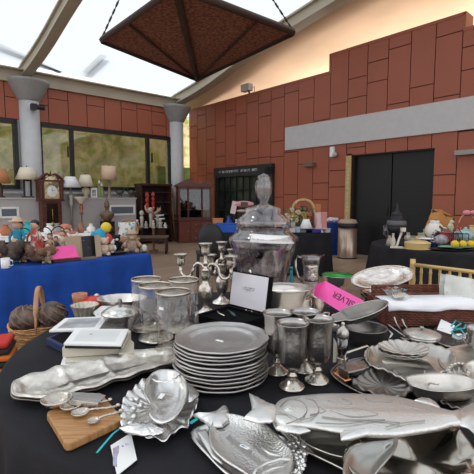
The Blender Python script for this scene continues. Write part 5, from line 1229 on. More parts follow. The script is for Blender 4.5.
t = T('dark_dish', 'dark oval wooden dish near the right end of the blue table', 'dish', BT(118, .16), rzB); q = MB(); q.plate(ell(.11, .06, 50), BOWLPR(.03), th=.004); q.build('dish', DARKWOOD, t)
q = MB(); q.lathe([(.04, -.004 + .004), (.03, .006)], 20); q.build('foot', DARKWOOD, t)
bear(BT(131, .20), .24, mat('tan grey plush', (.36, .25, .18), .95, var=.3, vscale=40), 'tan teddy bear with hat near the right end of the blue table', .2)
q = MB(); q.lathe([(.07, 0), (.07, .006), (.045, .01), (.04, .035), (.0001, .04)], 24); 
o = q.build('hat', mat('tan felt', (.45, .32, .22), .9), bpy.data.objects['teddy_bear.00%d' % (len([x for x in bpy.data.objects if x.name.startswith('teddy_bear')]) - 1)], loc=(0, 0, .205))
t = T('egg', 'white egg shaped ornament on dark base at the right end of the blue table', 'ornament', BT(143, .12), 0)
q = MB(); q.sph((0, 0, .045), .034, (1, 1, 1.2), 18); q.build('egg_body', mat('speckled cream', (.60, .55, .42), .5, var=.2, vscale=30), t)
q = MB(); q.lathe([(.03, 0), (.022, .01), (.02, .02)], 16); q.build('base', DARKWOOD, t)
rdm = (((20, .30), .10, (.5, .34, .2), 'tan patched'), ((37, .52), .16, (.25, .3, .12), 'olive patched'), ((52, .50), .15, (.6, .3, .2), 'coral patched'), ((58, .52), .17, (.5, .45, .3), 'sand patched'), ((66, .30), .13, (.3, .12, .1), 'maroon patched'), ((5, .45), .17, (.4, .16, .07), 'russet patched'))
for (x, d_), s_, c_, l in rdm:
    bear(BT(x, d_), s_, mat(l + ' plush', c_, .9, var=.5, vscale=40, bump=1, bscale=60), 'small %s soft toy among the dolls on the blue table' % l, .4, nm='plush_animal')
# things on the white table behind
def vase(p, h, r, m, label, nm='vase', cat='vase', neck=.4, prof=None):
    t = T(nm, label, cat, p, 0); q = MB(); q.lathe(prof or [(r * .5, 0), (r * .7, h * .03), (r, h * .35), (r * .85, h * .6), (r * neck, h * .8), (r * neck, h * .92)], 28); q.build('body', m, t)
    q = MB(); q.lathe([(r * neck, h * .91), (r * neck * 1.35, h), (r * neck * 1.2, h), (r * neck * .8, h * .93)], 24); q.build('lip', m, t); return t
vase(CT(27, .3), .20, .09, colour('teal cloth', (.02, .38, .42), .7), 'teal vase on the white table behind the dolls')
vase(CT(18, .35), .26, .08, mat('stone brown', (.22, .16, .12), .8, var=.3), 'brown stone vase on the white table behind the blue dressed doll')
t = T('sun_hat', 'salmon pink straw hat on the white table below the clock', 'hat', CT(64, .3), 0)
q = MB(); q.lathe([(.20, .02), (.20, .03), (.11, .045), (.10, .13), (.05, .155), (.0001, .16)], 36); q.build('crown', mat('salmon straw', (.60, .22, .15), .8, var=.15, vscale=30), t)
q = MB(); q.lathe([(.113, .05), (.106, .08)], 36); q.build('hat_band', PAPER, t)
q = MB(); q.lathe([(.20, 0), (.205, .02)], 30); q.build('brim', mat('salmon straw', (.60, .22, .15), .8), t)
vase(CT(90, .3), .15, .075, colour('white porcelain', (.75, .74, .70), .3), 'white lidded porcelain jar at the right end of the white table')
vase(CT(80, .35), .18, .06, mat('brown porcelain', (.3, .14, .08), .4), 'small reddish brown vase left of the white porcelain jar')
for k, (x, l) in enumerate(((4, 'orange flowered plant pot at the left end of the white table'), (48, 'white teapot between the hoops on the white table'), (56, 'grey striped jug on the white table under the clock'))):
    vase(CT(x, .25), .17, .09, (mat('orange pot', (.45, .16, .07), .7), WHITE, mat('grey jug', (.3, .3, .28), .5, var=.3, vscale=25))[k], l)

# ================================================================ ledge with lamps and clock
def LG(x, s=.49, z=1.336): p = on_left(x, 196, s); return Vector((p.x, p.y, z))
def lamp_shade(q, r0, r1, z0, z1, n=32): q.lathe([(r0, z0), (r1, z1)], n)
def table_lamp(p, label, shade, sm, zs_, base_prof, bm, nm='table_lamp', cat='lamp', n=28, basef=None):
    t = T(nm, label, cat, p, FA)
    if basef: basef(t)
    else: q = MB(); q.lathe(base_prof, n); q.build('lamp_base', bm, t)
    q = MB(); lamp_shade(q, shade[0], shade[1], zs_[0], zs_[1], shade[2] if len(shade) > 2 else 32); q.build('lamp_shade', sm, t, th=.006, fix=False)
    q = MB(); q.tube([(0, 0, base_prof[-1][1] if base_prof else zs_[0] - .06), (0, 0, zs_[1] + .02)], .008, 6); q.sph((0, 0, zs_[1] + .03), .016, n=10); q.build('harp', BLACK, t)
    return t
CRS = mat('cream lamp shade', (.78, .72, .56), .8); WHS = mat('white lamp shade', (.80, .82, .84), .8); PCS = mat('peach lamp shade', (.72, .52, .38), .8); ORS = mat('orange brown shade', (.50, .22, .09), .7)
def frame_base(t):
    q = MB()
    for sx in (-1, 1): q.box((sx * .075, 0, .23), (.035, .06, .38))
    q.box((0, 0, .02), (.26, .12, .035)); q.box((0, 0, .42), (.18, .06, .04)); q.build('lamp_base', BLACK, t, bev=.004)
table_lamp(LG(28), 'lamp with black open frame base and cream shade on the grey ledge', (.26, .145), CRS, (.44, .72), None, BLACK, basef=frame_base)
table_lamp(LG(1), 'lamp with orange brown shade on the ledge at the left photo edge', (.22, .13), ORS, (.34, .66), [(.09, 0), (.09, .03), (.035, .06), (.05, .15), (.03, .3), (.015, .36)], DARKWOOD)
table_lamp(LG(86), 'stout cream urn lamp with cream shade, right of the tall silver lamp', (.20, .12), CRS, (.30, .60), [(.06, 0), (.07, .02), (.04, .05), (.10, .16), (.095, .24), (.04, .28), (.015, .32)], mat('cream urn', (.55, .48, .34), .5))
table_lamp(LG(109.5), 'tall lamp with peach drum shade at the right end of the ledge', (.20, .185), PCS, (.50, .86), [(.07, 0), (.07, .02), (.03, .06), (.045, .14), (.03, .24), (.02, .30), (.06, .35), (.07, .39), (.02, .43), (.012, .5)], mat('taupe lamp base', (.28, .22, .15), .5, var=.3, vscale=30))
# urn below
p = on_left(107.5, 226, .95); t = T('floor_urn', 'brown glazed urn with lamp neck on dark pedestal in front of the ledge', 'urn', (p.x, p.y, 0), FA)
q = MB(); q.box((0, 0, .36), (.28, .28, .72)); q.build('pedestal', BLACK, t)
q = MB(); q.lathe([(.06, .72), (.09, .74), (.17, .84), (.185, .91), (.13, .97), (.05, 1.0), (.045, 1.05), (.07, 1.1), (.065, 1.2), (.025, 1.28), (.02, 1.34), (.0001, 1.36)], 32, sy=1); q.build('urn_body', mat('brown glaze', (.17, .11, .07), .3, var=.3, vscale=12), t)
# floor lamps in front of ledge
def floor_lamp(x, s, h, label, shade, sm, pole, pm):
    p = on_left(x, 196, s); t = T('floor_lamp', label, 'lamp', (p.x, p.y, 0), FA)
    q = MB(); q.lathe([(.16, 0), (.16, .02), (.05, .04), (.02, .06)], 28); q.build('foot', pm, t)
    q = MB(); q.lathe(pole, 24); q.build('pole', pm, t)
    q = MB(); q.lathe(shade, 36); q.build('lamp_shade', sm, t, th=.006, fix=False); return t
floor_lamp(71, .78, 1.7, 'tall silver column floor lamp with white shade in front of the ledge', [(.25, 1.60), (.12, 1.86)], WHS, [(.03, .05), (.035, 1.1), (.075, 1.2), (.05, 1.25), (.09, 1.36), (.08, 1.4), (.03, 1.45), (.02, 1.62)], mat('grey silver', (.34, .34, .32), .4, .5))
floor_lamp(81, .95, 1.3, 'shorter brass floor lamp with upturned glass bowl shade', [(.02, 1.18), (.06, 1.22), (.16, 1.34), (.17, 1.36)], mat('frosted bowl', (.72, .64, .55), .4), [(.015, .05), (.015, .9), (.05, .95), (.02, 1.0), (.045, 1.08), (.02, 1.2)], mat('copper brass', (.34, .13, .06), .35, .7))
# grandfather clock
pc = on_left(50.5, 205, .80); t = T('grandfather_clock', 'dark mahogany grandfather clock with brass dial standing before the grey ledge', 'clock', (pc.x, pc.y, 0), FA + .05)
cw = .46
q = MB(); q.box((0, 0, .22), (.54, .30, .44)); q.box((0, 0, .03), (.58, .33, .06)); q.build('plinth', MAHOG, t, bev=.01)
q = MB(); q.box((0, .02, .80), (.46, .24, .74)); q.build('trunk', MAHOG, t, bev=.005)
q = MB(); q.box((0, -.105, .80), (.26, .01, .60)); d_ = q.build('trunk_door', mat('dark clock glass', (.02, .01, .008), .1), t)
q = MB(); q.tube([(0, -.115, .98), (0, -.115, .68)], .006, 6); q.lathe([(.001, -.004), (.05, 0), (.001, .004)], 24, (0, -.117, .64), M=Matrix.Rotation(PI / 2, 4, 'X')); q.build('pendulum', mat('brass', (.6, .42, .16), .3, .9), d_)
q = MB(); q.box((0, .01, 1.39), (.56, .27, .44)); q.box((0, 0, 1.17), (.58, .30, .04)); q.build('hood', MAHOG, t, bev=.005)
q = MB(); q.box((0, -.128, 1.38), (.34, .008, .34)); q.lathe([(.17, 0), (.17, .008)], 32, (0, -.124, 1.53), M=Matrix.Rotation(PI / 2, 4, 'X')); f_ = q.build('dial', mat('brass dial', (.55, .46, .27), .35, .4, var=.35, vscale=22), t)
q = MB(); q.lathe([(.105, 0), (.125, 0), (.125, .006), (.105, .006), (.105, 0)], 36, (0, -.136, 1.37), M=Matrix.Rotation(PI / 2, 4, 'X')); q.build('chapter_ring', WHITE, f_)
q = MB(); q.box((.025, -.145, 1.39), (.07, .003, .008)); q.box((0, -.145, 1.41), (.008, .003, .08)); q.build('hands', BLACK, f_)
for sx in (-1, 1):
    q = MB(); q.lathe([(.022, 1.20), (.018, 1.23), (.018, 1.56), (.024, 1.6)], 14, (sx * .235, -.125, 0)); q.build('hood_column', MAHOG, t)
    q = MB(); P = [(sx * .29, -.10, 1.60), (sx * .24, -.10, 1.66), (sx * .15, -.10, 1.72), (sx * .09, -.10, 1.75), (sx * .05, -.10, 1.73), (sx * .06, -.10, 1.69)]; q.tube(P, [.03, .035, .035, .03, .026, .02], 8); q.build('swan_neck', MAHOG, t)
q = MB(); q.box((0, -.05, 1.64), (.36, .16, .08)); q.box((0, 0, 1.6), (.60, .30, .035)); q.build('pediment', MAHOG, t)
q = MB(); q.lathe([(.02, 1.66), (.03, 1.72), (.02, 1.76), (.006, 1.81), (.0001, 1.83)], 14, (0, -.08, 0)); q.build('finial', MAHOG, t)
bpy.data.objects['grandfather_clock'].scale = (1, 1, 1.09)
# small items on ledge
t = T('picture', 'small black and white framed picture on the ledge between the lamps', 'framed picture', LG(94), FA)
q = MB(); q.box((0, 0, .14), (.17, .02, .26)); q.build('frame', WHITE, t); q = MB(); q.box((0, -.012, .13), (.10, .004, .17)); q.build('print', colour('dark blue print', (.04, .06, .1), .5, col2=(.6, .6, .6), vscale=12), t)
for x, h, l in ((99.5, .48, 'tall green glass bottle with white stopper on the ledge'), (102, .40, 'shorter green glass bottle beside the peach shaded lamp')):
    t = T('green_bottle', l, 'bottle', LG(x), 0); q = MB(); q.lathe([(.05, 0), (.055, .02), (.055, h * .55), (.03, h * .7), (.022, h * .8)], 24); q.build('bottle_body', colour('olive glass', (.22, .27, .12), .15), t)
    q = MB(); q.lathe([(.022, h * .8), (.035, h * .86), (.02, h * .92), (.008, h), (.0001, h + .01)], 16); q.build('stopper', PAPER, t)
BIRD = mat('dark bronze figurine', (.10, .10, .08), .4, .6)
for x, l in ((120, 'left dark bronze bird figurine at the right end of the ledge'), (131.5, 'right dark bronze bird figurine at the right end of the ledge')):
    t = T('bird_figurine', l, 'figurine', LG(x), FA + (0 if x < 125 else PI)); q = MB(); q.sph((0, 0, .15), .08, (1.5, .7, .8), 16); q.build('bird_body', BIRD, t)
    q = MB(); q.tube([(.09, 0, .18), (.13, 0, .26), (.12, 0, .30), (.17, 0, .29)], [.035, .02, .022, .006], 10); q.build('neck_and_head', BIRD, t)
    q = MB(); q.tube([(-.09, 0, .16), (-.2, 0, .22)], [.04, .01], 8, flat=.5); q.build('tail', BIRD, t)
    q = MB(); q.tube([(.0, .02, .1), (.0, .02, 0)], .008, 6); q.tube([(.03, -.02, .1), (.03, -.02, 0)], .008, 6); q.lathe([(.09, 0), (.09, .012)], 18); q.build('legs_and_base', BIRD, t)
# ================================================================ furniture by the far corner
# tall dark bookcase against left wall
pa, pb = on_left(142, 242, .62), on_left(172, 242, .62); w_ = (pb - pa).length; ctr = (pa + pb) / 2
t = T('bookcase', 'tall open dark wood bookcase beside the farther column', 'bookcase', (ctr.x, ctr.y, 0), FA)
hB = 1.72; dpt = .36
for sx in (-1, 1): q = MB(); q.box((sx * (w_ / 2 - .02), dpt / 2, hB / 2), (.04, dpt, hB)); q.build('side_panel', DARKWOOD, t)
for z in (.08, .48, .85, 1.2, 1.5): q = MB(); q.box((0, dpt / 2 + .01, z), (w_ - .08, dpt - .03, .03)); q.build('shelf', DARKWOOD, t)
q = MB(); q.box((0, dpt - .01, hB / 2), (w_ - .08, .02, hB - .04)); q.build('back_panel', mat('dark back board', (.02, .008, .008), .6), t)
q = MB(); q.box((0, dpt / 2 - .01, hB), (w_ + .05, dpt + .05, .06)); q.build('cornice', DARKWOOD, t, bev=.01)
# red painted masks hanging
RDM = mat('red painted carving', (.42, .04, .03), .5, col2=(.6, .5, .42), vscale=14, band=(.34, .4))
for x, y0, h, l in ((147, 192, .62, 'left red and white carved hanging on the bookcase'), (153, 192, .55, 'right red and white carved hanging on the bookcase')):
    p = on_left(x, y0, .69); t = T('carved_hanging', l, 'wall hanging', (p.x, p.y, p.z - h), FA)
    q = MB()
    for i in range(4): q.sph((0, 0, h * (.14 + .24 * i)), h * .13, (.8, .35, 1), 14)
    q.build('carving', RDM, t); q = MB(); q.tube([(0, 0, h * .9), (0, .02, h * 1.05)], .006, 6); q.build('cord', BLACK, t)
# zebra / black white figure on shelf
p = on_left(161.5, 231, .62); t = T('striped_sculpture', 'black and white striped sculpture in front of the bookcase', 'sculpture', (p.x, p.y - .25, 0), FA)
q = MB(); q.box((0, 0, .24), (.24, .24, .48)); q.build('plinth', DARKWOOD, t)
q = MB(); q.lathe([(.08, .48), (.10, .5), (.06, .58), (.14, .7), (.12, .82), (.05, .9), (.09, .98), (.0001, 1.06)], 24); b_ = q.build('figure', BLACK, t)
q = MB()
for z, r_ in ((.61, .09), (.73, .148), (.83, .12)): q.lathe([(r_, z - .012), (r_ + .006, z), (r_, z + .02), (r_ - .02, z)], 24)
q.build('white_bands', PAPER, b_)
# oar leaning by column
p = on_left(174.5, 241, .45); t = T('painted_oar', 'wooden oar with red painted blade leaning on the farther column', 'oar', (p.x, p.y, 0), FA)
q = MB(); q.tube([(.02, 0, 0), (-.03, .05, 1.18)], .03, 10); q.build('shaft', mat('tan wood', (.42, .26, .16), .5), t)
q = MB(); q.sph((-.055, .09, 1.42), .14, (.75, .25, 1.9), 20); q.build('blade', mat('red blade', (.50, .07, .03), .4, col2=(.6, .35, .2), vscale=8), t)
p = on_left(171.5, 241, .50); t = T('wooden_pole', 'pale wooden pole standing left of the painted oar', 'pole', (p.x, p.y, 0), FA)
q = MB(); q.tube([(0, 0, 0), (-.02, 0, .72)], [.035, .028], 10); q.build('pole_shaft', mat('tan wood', (.42, .26, .16), .5), t)
q = MB(); q.sph((-.02, 0, .74), .035, n=12); q.build('pole_knob', mat('tan wood', (.42, .26, .16), .5), t)
# china cabinet
pa, pb = D(178.5, 241.5, 12.1), D(213, 240.0, 12.45); ctr = (pa + pb) / 2; ex = pb - pa; w_ = math.hypot(ex.x, ex.y) * .97; rz = math.atan2(ex.y, ex.x)
t = T('china_cabinet', 'mahogany china cabinet with glazed doors and arched top, by the far corner', 'cabinet', (ctr.x, ctr.y, 0), rz)
q = MB(); q.box((0, .22, .34), (w_, .44, .64)); q.box((0, .22, .03), (w_ + .04, .46, .06)); q.build('base_cabinet', MAHOG, t, bev=.008)
q = MB(); q.box((0, .2, .68), (w_ + .06, .5, .04)); q.build('counter', MAHOG, t, bev=.006)
for i in range(3):
    for j in range(3 if i == 1 else 1):
        q = MB(); zz_ = (.34 if i != 1 else .15 + .2 * j); q.box(((i - 1) * w_ / 3, -.008, zz_), (w_ / 3 - .03, .02, .55 if i != 1 else .17)); d_ = q.build('door' if i != 1 else 'drawer', mat('mahogany front', (.13, .03, .016), .3, var=.3, vscale=6, stretch=(1, 1, 5)), t, bev=.004)
        q = MB(); q.sph(((i - 1) * w_ / 3 + (0 if i == 1 else (.1 if i == 0 else -.1)), -.03, zz_), .014, n=8); q.build('knob', mat('brass', (.6, .42, .16), .3, .9), d_)
zt = 1.66
for sx in (-1, 1): q = MB(); q.box((sx * (w_ / 2 - .03), .24, (zt + .7) / 2), (.05, .34, zt - .7)); q.build('side_panel', MAHOG, t)
q = MB(); q.box((0, .40, 1.18), (w_ - .1, .02, .94)); q.build('back_panel', mat('dark interior', (.035, .012, .01), .5), t)
for z in (.98, 1.28): q = MB(); q.box((0, .25, z), (w_ - .1, .28, .015)); q.build('shelf', MAHOG, t)
for i in range(3):
    cx = (-.36, 0, .36)[i] * w_ * .92; ww = w_ * (.25 if i != 1 else .40)
    q = MB(); q.box((cx, .06, .73), (ww, .025, .05)); q.box((cx, .06, zt - .04), (ww, .025, .07)); q.box((cx - ww / 2, .06, 1.18), (.04, .025, .93)); q.box((cx + ww / 2, .06, 1.18), (.04, .025, .93)); d_ = q.build('glass_door', MAHOG, t)
    q = MB(); q.box((cx, .065, 1.18), (ww - .05, .006, .86)); q.build('pane', glassy('cabinet glass', (.6, .6, .6), .08), d_)
q = MB(); q.box((0, .22, zt + .03), (w_ + .08, .44, .07)); q.build('cornice', MAHOG, t, bev=.01)
q = MB(); P = [(-w_ / 2 - .02, 0), (w_ / 2 + .02, 0), (w_ / 2 + .02, .03), (.22, .10), (.12, .03), (.0, .05), (-.12, .13), (-.2, .19), (-w_ / 2 - .02, .03)]; q.prism(P, 0, .06, M=Matrix.Translation((0, .09, zt + .06)) @ Matrix.Rotation(PI / 2, 4, 'X')); q.build('pediment', MAHOG, t)
for k, (x, z) in enumerate(((-.3, .995), (-.1, .995), (.12, .995), (.3, .995), (-.25, 1.295), (.05, 1.295), (.28, 1.295))):
    m_ = Matrix.Translation(ctr) @ Matrix.Rotation(rz, 4, 'Z'); p = m_ @ Vector((x * w_, .25, z))
    l = ['white cup left on the lower shelf of the china cabinet', 'white jug left of centre on the lower cabinet shelf', 'white cup right of centre on the lower cabinet shelf', 'white jug right on the lower cabinet shelf', 'small cup left on the upper cabinet shelf', 'small cup in the middle of the upper cabinet shelf', 'small cup right on the upper cabinet shelf'][k]
    t = T('china_cup', l, 'cup', p, 0, 'china in the cabinet'); q = MB(); hh = .13 if k % 2 else .08; q.lathe([(.025, 0), (.04, .01), (.05, hh * .6), (.04, hh), (.035, hh), (.0001, .015)], 18); q.build('cup_body', mat('dim china', (.45, .42, .4), .3), t)
# black chair beside cabinet
p = D(211, 268, 6.25); t = T('padded_chair', 'black padded chair seen from behind between the cabinet and the far table', 'chair', (p.x, p.y, 0), .15)
q = MB(); q.plate(ell(.20, .25, 60), [(0, 0), (.1, .03), (.5, .045), (1, .05)], th=.05); q.xf(Matrix.Translation((0, 0, .70)) @ Matrix.Rotation(PI / 2, 4, 'X')); q.build('backrest', BLACK, t)
q = MB(); q.box((0, .24, .46), (.42, .42, .06)); q.build('seat', BLACK, t, bev=.02)
for a in (-.18, .18):
    for b in (.05, .42): q = MB(); q.tube([(a, b, .45), (a * 1.1, b, 0)], .014, 8); q.build('leg', BLACK, t)
q = MB(); q.tube([(-.15, -.0, .60), (-.15, .1, .46)], .012, 6); q.tube([(.15, -.0, .60), (.15, .1, .46)], .012, 6); q.build('back_support', BLACK, t)

# coffee table and figurines
pa, pb = on_left(136, 241, 1.6), on_left(170, 241, 1.6)
pa, pb = D(134, 246, 9.6), D(168, 246, 9.8)
ctr = (pa + pb) / 2; w_ = (pb - pa).length
t = T('coffee_table', 'low brown coffee table crowded with figurines in front of the bookcase', 'table', (ctr.x, ctr.y, 0), .1)
q = MB(); q.box((0, .2, .40), (w_, .5, .035)); q.build('tabletop', mat('worn brown wood', (.13, .085, .06), .4, var=.2), t, bev=.006)
q = MB(); q.box((0, .2, .35), (w_ - .06, .44, .07)); q.build('apron', DARKWOOD, t)
for a in (-1, 1):
    for b in (-.02, .42): q = MB(); q.lathe([(.018, 0), (.028, .1), (.022, .2), (.03, .33)], 12, (a * (w_ / 2 - .05), b, 0)); q.build('leg', DARKWOOD, t)
figs = ((-.33, .1, .20, (.55, .5, .44), 'white figurine at the left end of the coffee table'), (-.24, .25, .42, (.45, .42, .38), 'tall grey white figurine at left on the coffee table'), (-.12, .1, .16, (.35, .33, .28), 'small grey figurine left of centre on the coffee table'), (-.03, .3, .50, (.40, .36, .30), 'tallest cream figurine group in the middle of the coffee table'), (.05, .1, .18, (.5, .46, .38), 'small cream figurine right of centre on the coffee table'), (.14, .28, .30, (.32, .3, .26), 'grey bottle figurine right of the tallest figurine'), (.22, .1, .22, (.4, .36, .3), 'beige figurine near the right end of the coffee table'), (.33, .15, .12, (.6, .57, .52), 'low white figurine at the right end of the coffee table'))
for fx, fy, h, c_, l in figs:
    p = Matrix.Translation(ctr) @ Matrix.Rotation(.1, 4, 'Z') @ Vector((fx * w_ / .8, fy, .418)); t = T('figurine', l, 'figurine', p, 0, 'figurines on the coffee table')
    q = MB(); q.lathe([(.045, 0), (.05, .01), (.03, h * .2), (.04, h * .45), (.045, h * .6), (.02, h * .72)], 16); q.build('figure_body', colour('figurine %s' % l[:12], c_, .5, var=.35, vscale=30), t)
    q = MB(); q.sph((0, 0, h * .84), h * .1 + .012, (1, 1, 1.2), 12); q.build('figure_head', colour('figurine %s' % l[:12], c_, .5), t)
p = Matrix.Translation(ctr) @ Vector((.0, .44, .0)); t = T('antler_ornament', 'brown antler like ornament rising above the coffee table figurines', 'ornament', (p.x - .05, p.y + .1, 0), 0)
q = MB(); q.lathe([(.12, 0), (.12, .03), (.03, .06), (.03, .85), (.06, .93), (.02, 1.0)], 16); q.build('stand', BR1, t)
for sx in (-1, 1): q = MB(); q.tube([(0, 0, .93), (sx * .10, 0, .98), (sx * .18, 0, 1.06), (sx * .2, 0, 1.15)], [.04, .035, .03, .012], 8); q.tube([(sx * .1, 0, .98), (sx * .12, 0, 1.1)], [.025, .01], 8); q.build('antler', mat('antler tan', (.38, .24, .15), .5), t)
# chair with floral cushion
p = D(128, 246, 9.0); t = T('wooden_chair', 'wooden armchair with round cane back near the end of the blue table', 'chair', (p.x, p.y, 0), .15)
q = MB(); q.tube([(.24 * math.cos(PI * i / 16), .25, .62 + .22 * math.sin(PI * i / 16)) for i in range(17)], .022, 8); q.build('back_frame', mat('honey wood', (.35, .17, .08), .4), t)
q = MB(); q.plate(ell(.22, .2, 40), [(0, 0), (.3, .004), (1, .004)], th=.01); q.xf(Matrix.Translation((0, .25, .63)) @ Matrix.Rotation(PI / 2, 4, 'X')); q.build('cane_back', mat('yellow cane', (.55, .45, .25), .7, var=.2, vscale=60), t)
q = MB(); q.box((0, .02, .42), (.50, .48, .06)); q.build('seat', mat('tan leather', (.45, .24, .11), .5), t, bev=.02)
for a in (-.22, .22):
    for b in (-.18, .24): q = MB(); q.tube([(a, b, .42), (a, b, 0)], .02, 8); q.build('leg', DARKWOOD, t)
t = T('cushion', 'square white cushion with blue floral print on the cane back chair', 'cushion', (p.x - .04, p.y + .12, .452), .15)
q = MB(); q.plate([(-.19, -.17), (0, -.155), (.19, -.17), (.175, 0), (.19, .17), (0, .155), (-.19, .17), (-.175, 0)], [(0, 0), (.15, .03), (.5, .055), (1, .06)], th=.05); q.xf(Matrix.Translation((0, 0, .18)) @ Matrix.Rotation(PI / 2 - .25, 4, 'X')); q.build('cushion_cover', mat('floral cushion', (.74, .74, .68), .8, col2=(.12, .35, .40), vscale=14, band=(.42, .47)), t)
q = MB(); q.tube([(-.18, -.045, .03), (.18, -.045, .03)], .008, 6); q.build('piping', WHITE, t)
# small ottoman
p = D(124, 250, 7.6); t = T('side_stool', 'round topped wooden stool behind the soft toys at the right of the blue table', 'stool', (p.x, p.y, 0), 0)
q = MB(); q.lathe([(.20, .52), (.22, .54), (.22, .58), (.18, .60), (.0001, .61)], 28); q.build('seat', mat('honey wood', (.35, .17, .08), .4), t)
for i in range(4): a = PI / 4 + i * PI / 2; q = MB(); q.tube([(.15 * math.cos(a), .15 * math.sin(a), .52), (.2 * math.cos(a), .2 * math.sin(a), 0)], .02, 8); q.build('leg', DARKWOOD, t)

# ================================================================ centre far table
rect_cloth('tablecloth', (-.42, 6.95, 0), (1.60, 6.95, 0), .76, 1, 'black floor-length cloth on the far table behind the glass jar', BLACKCLOTH, 5)
ZC = .748
def FT(x, Y, z=ZC): p = D(x, 230, Y); return Vector((p.x, Y, z))
t = T('storage_crate', 'bright blue plastic crate at the left end of the far table', 'crate', FT(226, 7.1), 0)
q = MB(); 
for c_, d_ in (((0, -.12, .07), (.36, .012, .14)), ((0, .12, .07), (.36, .012, .14)), ((-.175, 0, .07), (.012, .24, .14)), ((.175, 0, .07), (.012, .24, .14)), ((0, 0, .008), (.36, .24, .012))): q.box(c_, d_)
q.build('crate_body', colour('blue plastic', (.01, .09, .45), .4), t); q = MB(); q.tube([(-.18, -.125, .14), (.18, -.125, .14), (.18, .125, .14), (-.18, .125, .14)], .01, 6, closed=True); q.build('rim', colour('blue plastic', (.01, .09, .45), .4), t)
def simple_box(nm, label, cat, p, d_, m, rz=0, lid=None):
    t = T(nm, label, cat, p, rz); q = MB(); q.box((0, 0, d_[2] / 2), d_); q.build('box', m, t, bev=.004)
    q = MB(); q.box((0, 0, d_[2] + .008), (d_[0] + .01, d_[1] + .01, .016)); q.build('lid', lid or m, t); return t
simple_box('wooden_crate', 'small orange wooden box behind the blue crate on the far table', 'box', FT(218, 7.45), (.18, .16, .20), mat('orange wood', (.5, .2, .07), .6))
vase(FT(229, 7.45), .26, .07, colour('blue glaze', (.02, .06, .3), .3), 'dark blue vase behind the blue crate')
vase(FT(237, 7.4), .20, .06, WHITE, 'small white vase right of the blue crate')
# pink bonnet on stand
t = T('doll_bonnet', 'pink and white bonnet on a stand behind the left of the glass jar lid', 'bonnet', FT(243, 7.2), 0)
q = MB(); q.lathe([(.08, 0), (.08, .02), (.015, .04), (.015, .30)], 16); q.build('stand', BLACK, t)
q = MB(); q.sph((.02, 0, .48), .10, (1.7, .9, .55), 20); q.build('crown', mat('pink bonnet', (.60, .30, .32), .8, var=.3, vscale=14), t)
q = MB(); q.box((-.16, 0, .42), (.09, .03, .22), M=Matrix.Rotation(.2, 4, 'Y')); q.build('ribbon', mat('pale pink', (.66, .48, .46), .8), t)
q = MB(); q.sph((.03, 0, .36), .08, (1.9, .8, .35), 18); q.build('brim', mat('pink lace', (.58, .38, .38), .8), t)
q = MB(); q.box((.02, -.09, .48), (.12, .03, .07)); q.build('dark_band', BR2, t)
# big arched wooden basket
t = T('arched_basket', 'arched wooden display frame with flowers on the far table right of the jar', 'basket', FT(303, 7.3), .05)
ORW = mat('orange wood', (.5, .2, .07), .6)
q = MB(); q.tube([(.19 * math.cos(PI * i / 20), 0, .38 + .17 * math.sin(PI * i / 20)) if 0 < i < 20 else (.19 * math.cos(PI * i / 20), 0, 0) for i in range(21)], .035, 8, flat=.8); q.build('arch', mat('straw wood', (.50, .33, .15), .6, var=.3, vscale=20), t)
q = MB(); q.box((0, .02, .20), (.34, .16, .40)); q.build('body', BR1, t)
q = MB(); q.sph((-.02, -.08, .40), .06, (1.3, .5, .8), 14); q.build('brown_bow', DARKWOOD, t)
rd = random.Random(12); fl = (((.6, .5, .35), 'cream'), ((.4, .28, .1), 'gold'), ((.5, .12, .04), 'orange'), ((.16, .18, .06), 'green'))
for k in range(26):
    x = rd.uniform(-.32, .10); z = .12 + rd.uniform(0, .34) * (1 - abs(x + .1) * 1.2); c_, n_ = fl[k % 4]
    q = MB(); r_ = rd.uniform(.018, .034)
    for j in range(5): a = j * 1.257; q.sph((x + r_ * math.cos(a), -.14 + rd.uniform(-.02, .02), z + r_ * math.sin(a)), r_ * .7, (1, .5, 1), 8)
    q.build('flower', colour(n_ + ' blossom', c_, .8), t)
q = MB()
for k in range(14): x = rd.uniform(-.3, .05); q.tube([(-.1, -.08, .02), (x * .6 - .04, -.11, .14), (x, -.13, .16 + rd.uniform(0, .2))], .004, 5)
q.build('stems', colour('green blossom', (.16, .18, .06), .8), t)
simple_box('gift_box', 'upright orange box right of the arched display frame', 'box', FT(317, 7.45), (.10, .12, .46), ORW)
simple_box('gift_box', 'pink and white striped tall box at the right end of the far table', 'box', FT(320, 7.15), (.20, .16, .32), mat('pink striped paper', (.55, .22, .20), .7, col2=(.62, .48, .44), vscale=30, stretch=(1, 1, .05), band=(.48, .52)))
t = T('lamp_shade', 'small white lampshade lying among the flowers on the far table', 'lamp shade', FT(306, 7.02), 0); q = MB(); q.lathe([(.11, 0), (.05, .15)], 24); q.build('shade', WHS, t, th=.004, fix=False); q = MB(); q.tube([(-.05, 0, .148), (.05, 0, .148)], .004, 6); q.build('spider', BLACK, t)
t.location.z += .07
simple_box('book', 'thick dark book under the white lampshade on the far table', 'book', FT(306, 7.02, ZC), (.20, .14, .05), colour('grey cover', (.12, .12, .13)))
for k, (x, Y, d_, c_, l) in enumerate(((313, 7.0, (.26, .10, .045), (.03, .03, .25), 'dark blue book at the front right of the far table'), (291, 7.0, (.14, .08, .05), (.55, .5, .45), 'cream packet at the front of the far table beside the jar'), (298, 6.99, (.07, .06, .08), (.35, .42, .5), 'pale blue packet right of the cream packet'), (285, 7.1, (.10, .1, .12), (.10, .12, .2), 'dark navy box just right of the jar'), (292, 7.2, (.08, .1, .16), (.5, .48, .46), 'white carton behind the cream packet'), (327, 7.0, (.08, .08, .05), (.5, .5, .52), 'silver grey packet at the right corner of the far table'))):
    simple_box('book' if k == 0 else 'packet', l, 'book' if k == 0 else 'packet', FT(x, Y), d_, colour('packet %d' % k, c_, .6), .1 * k)
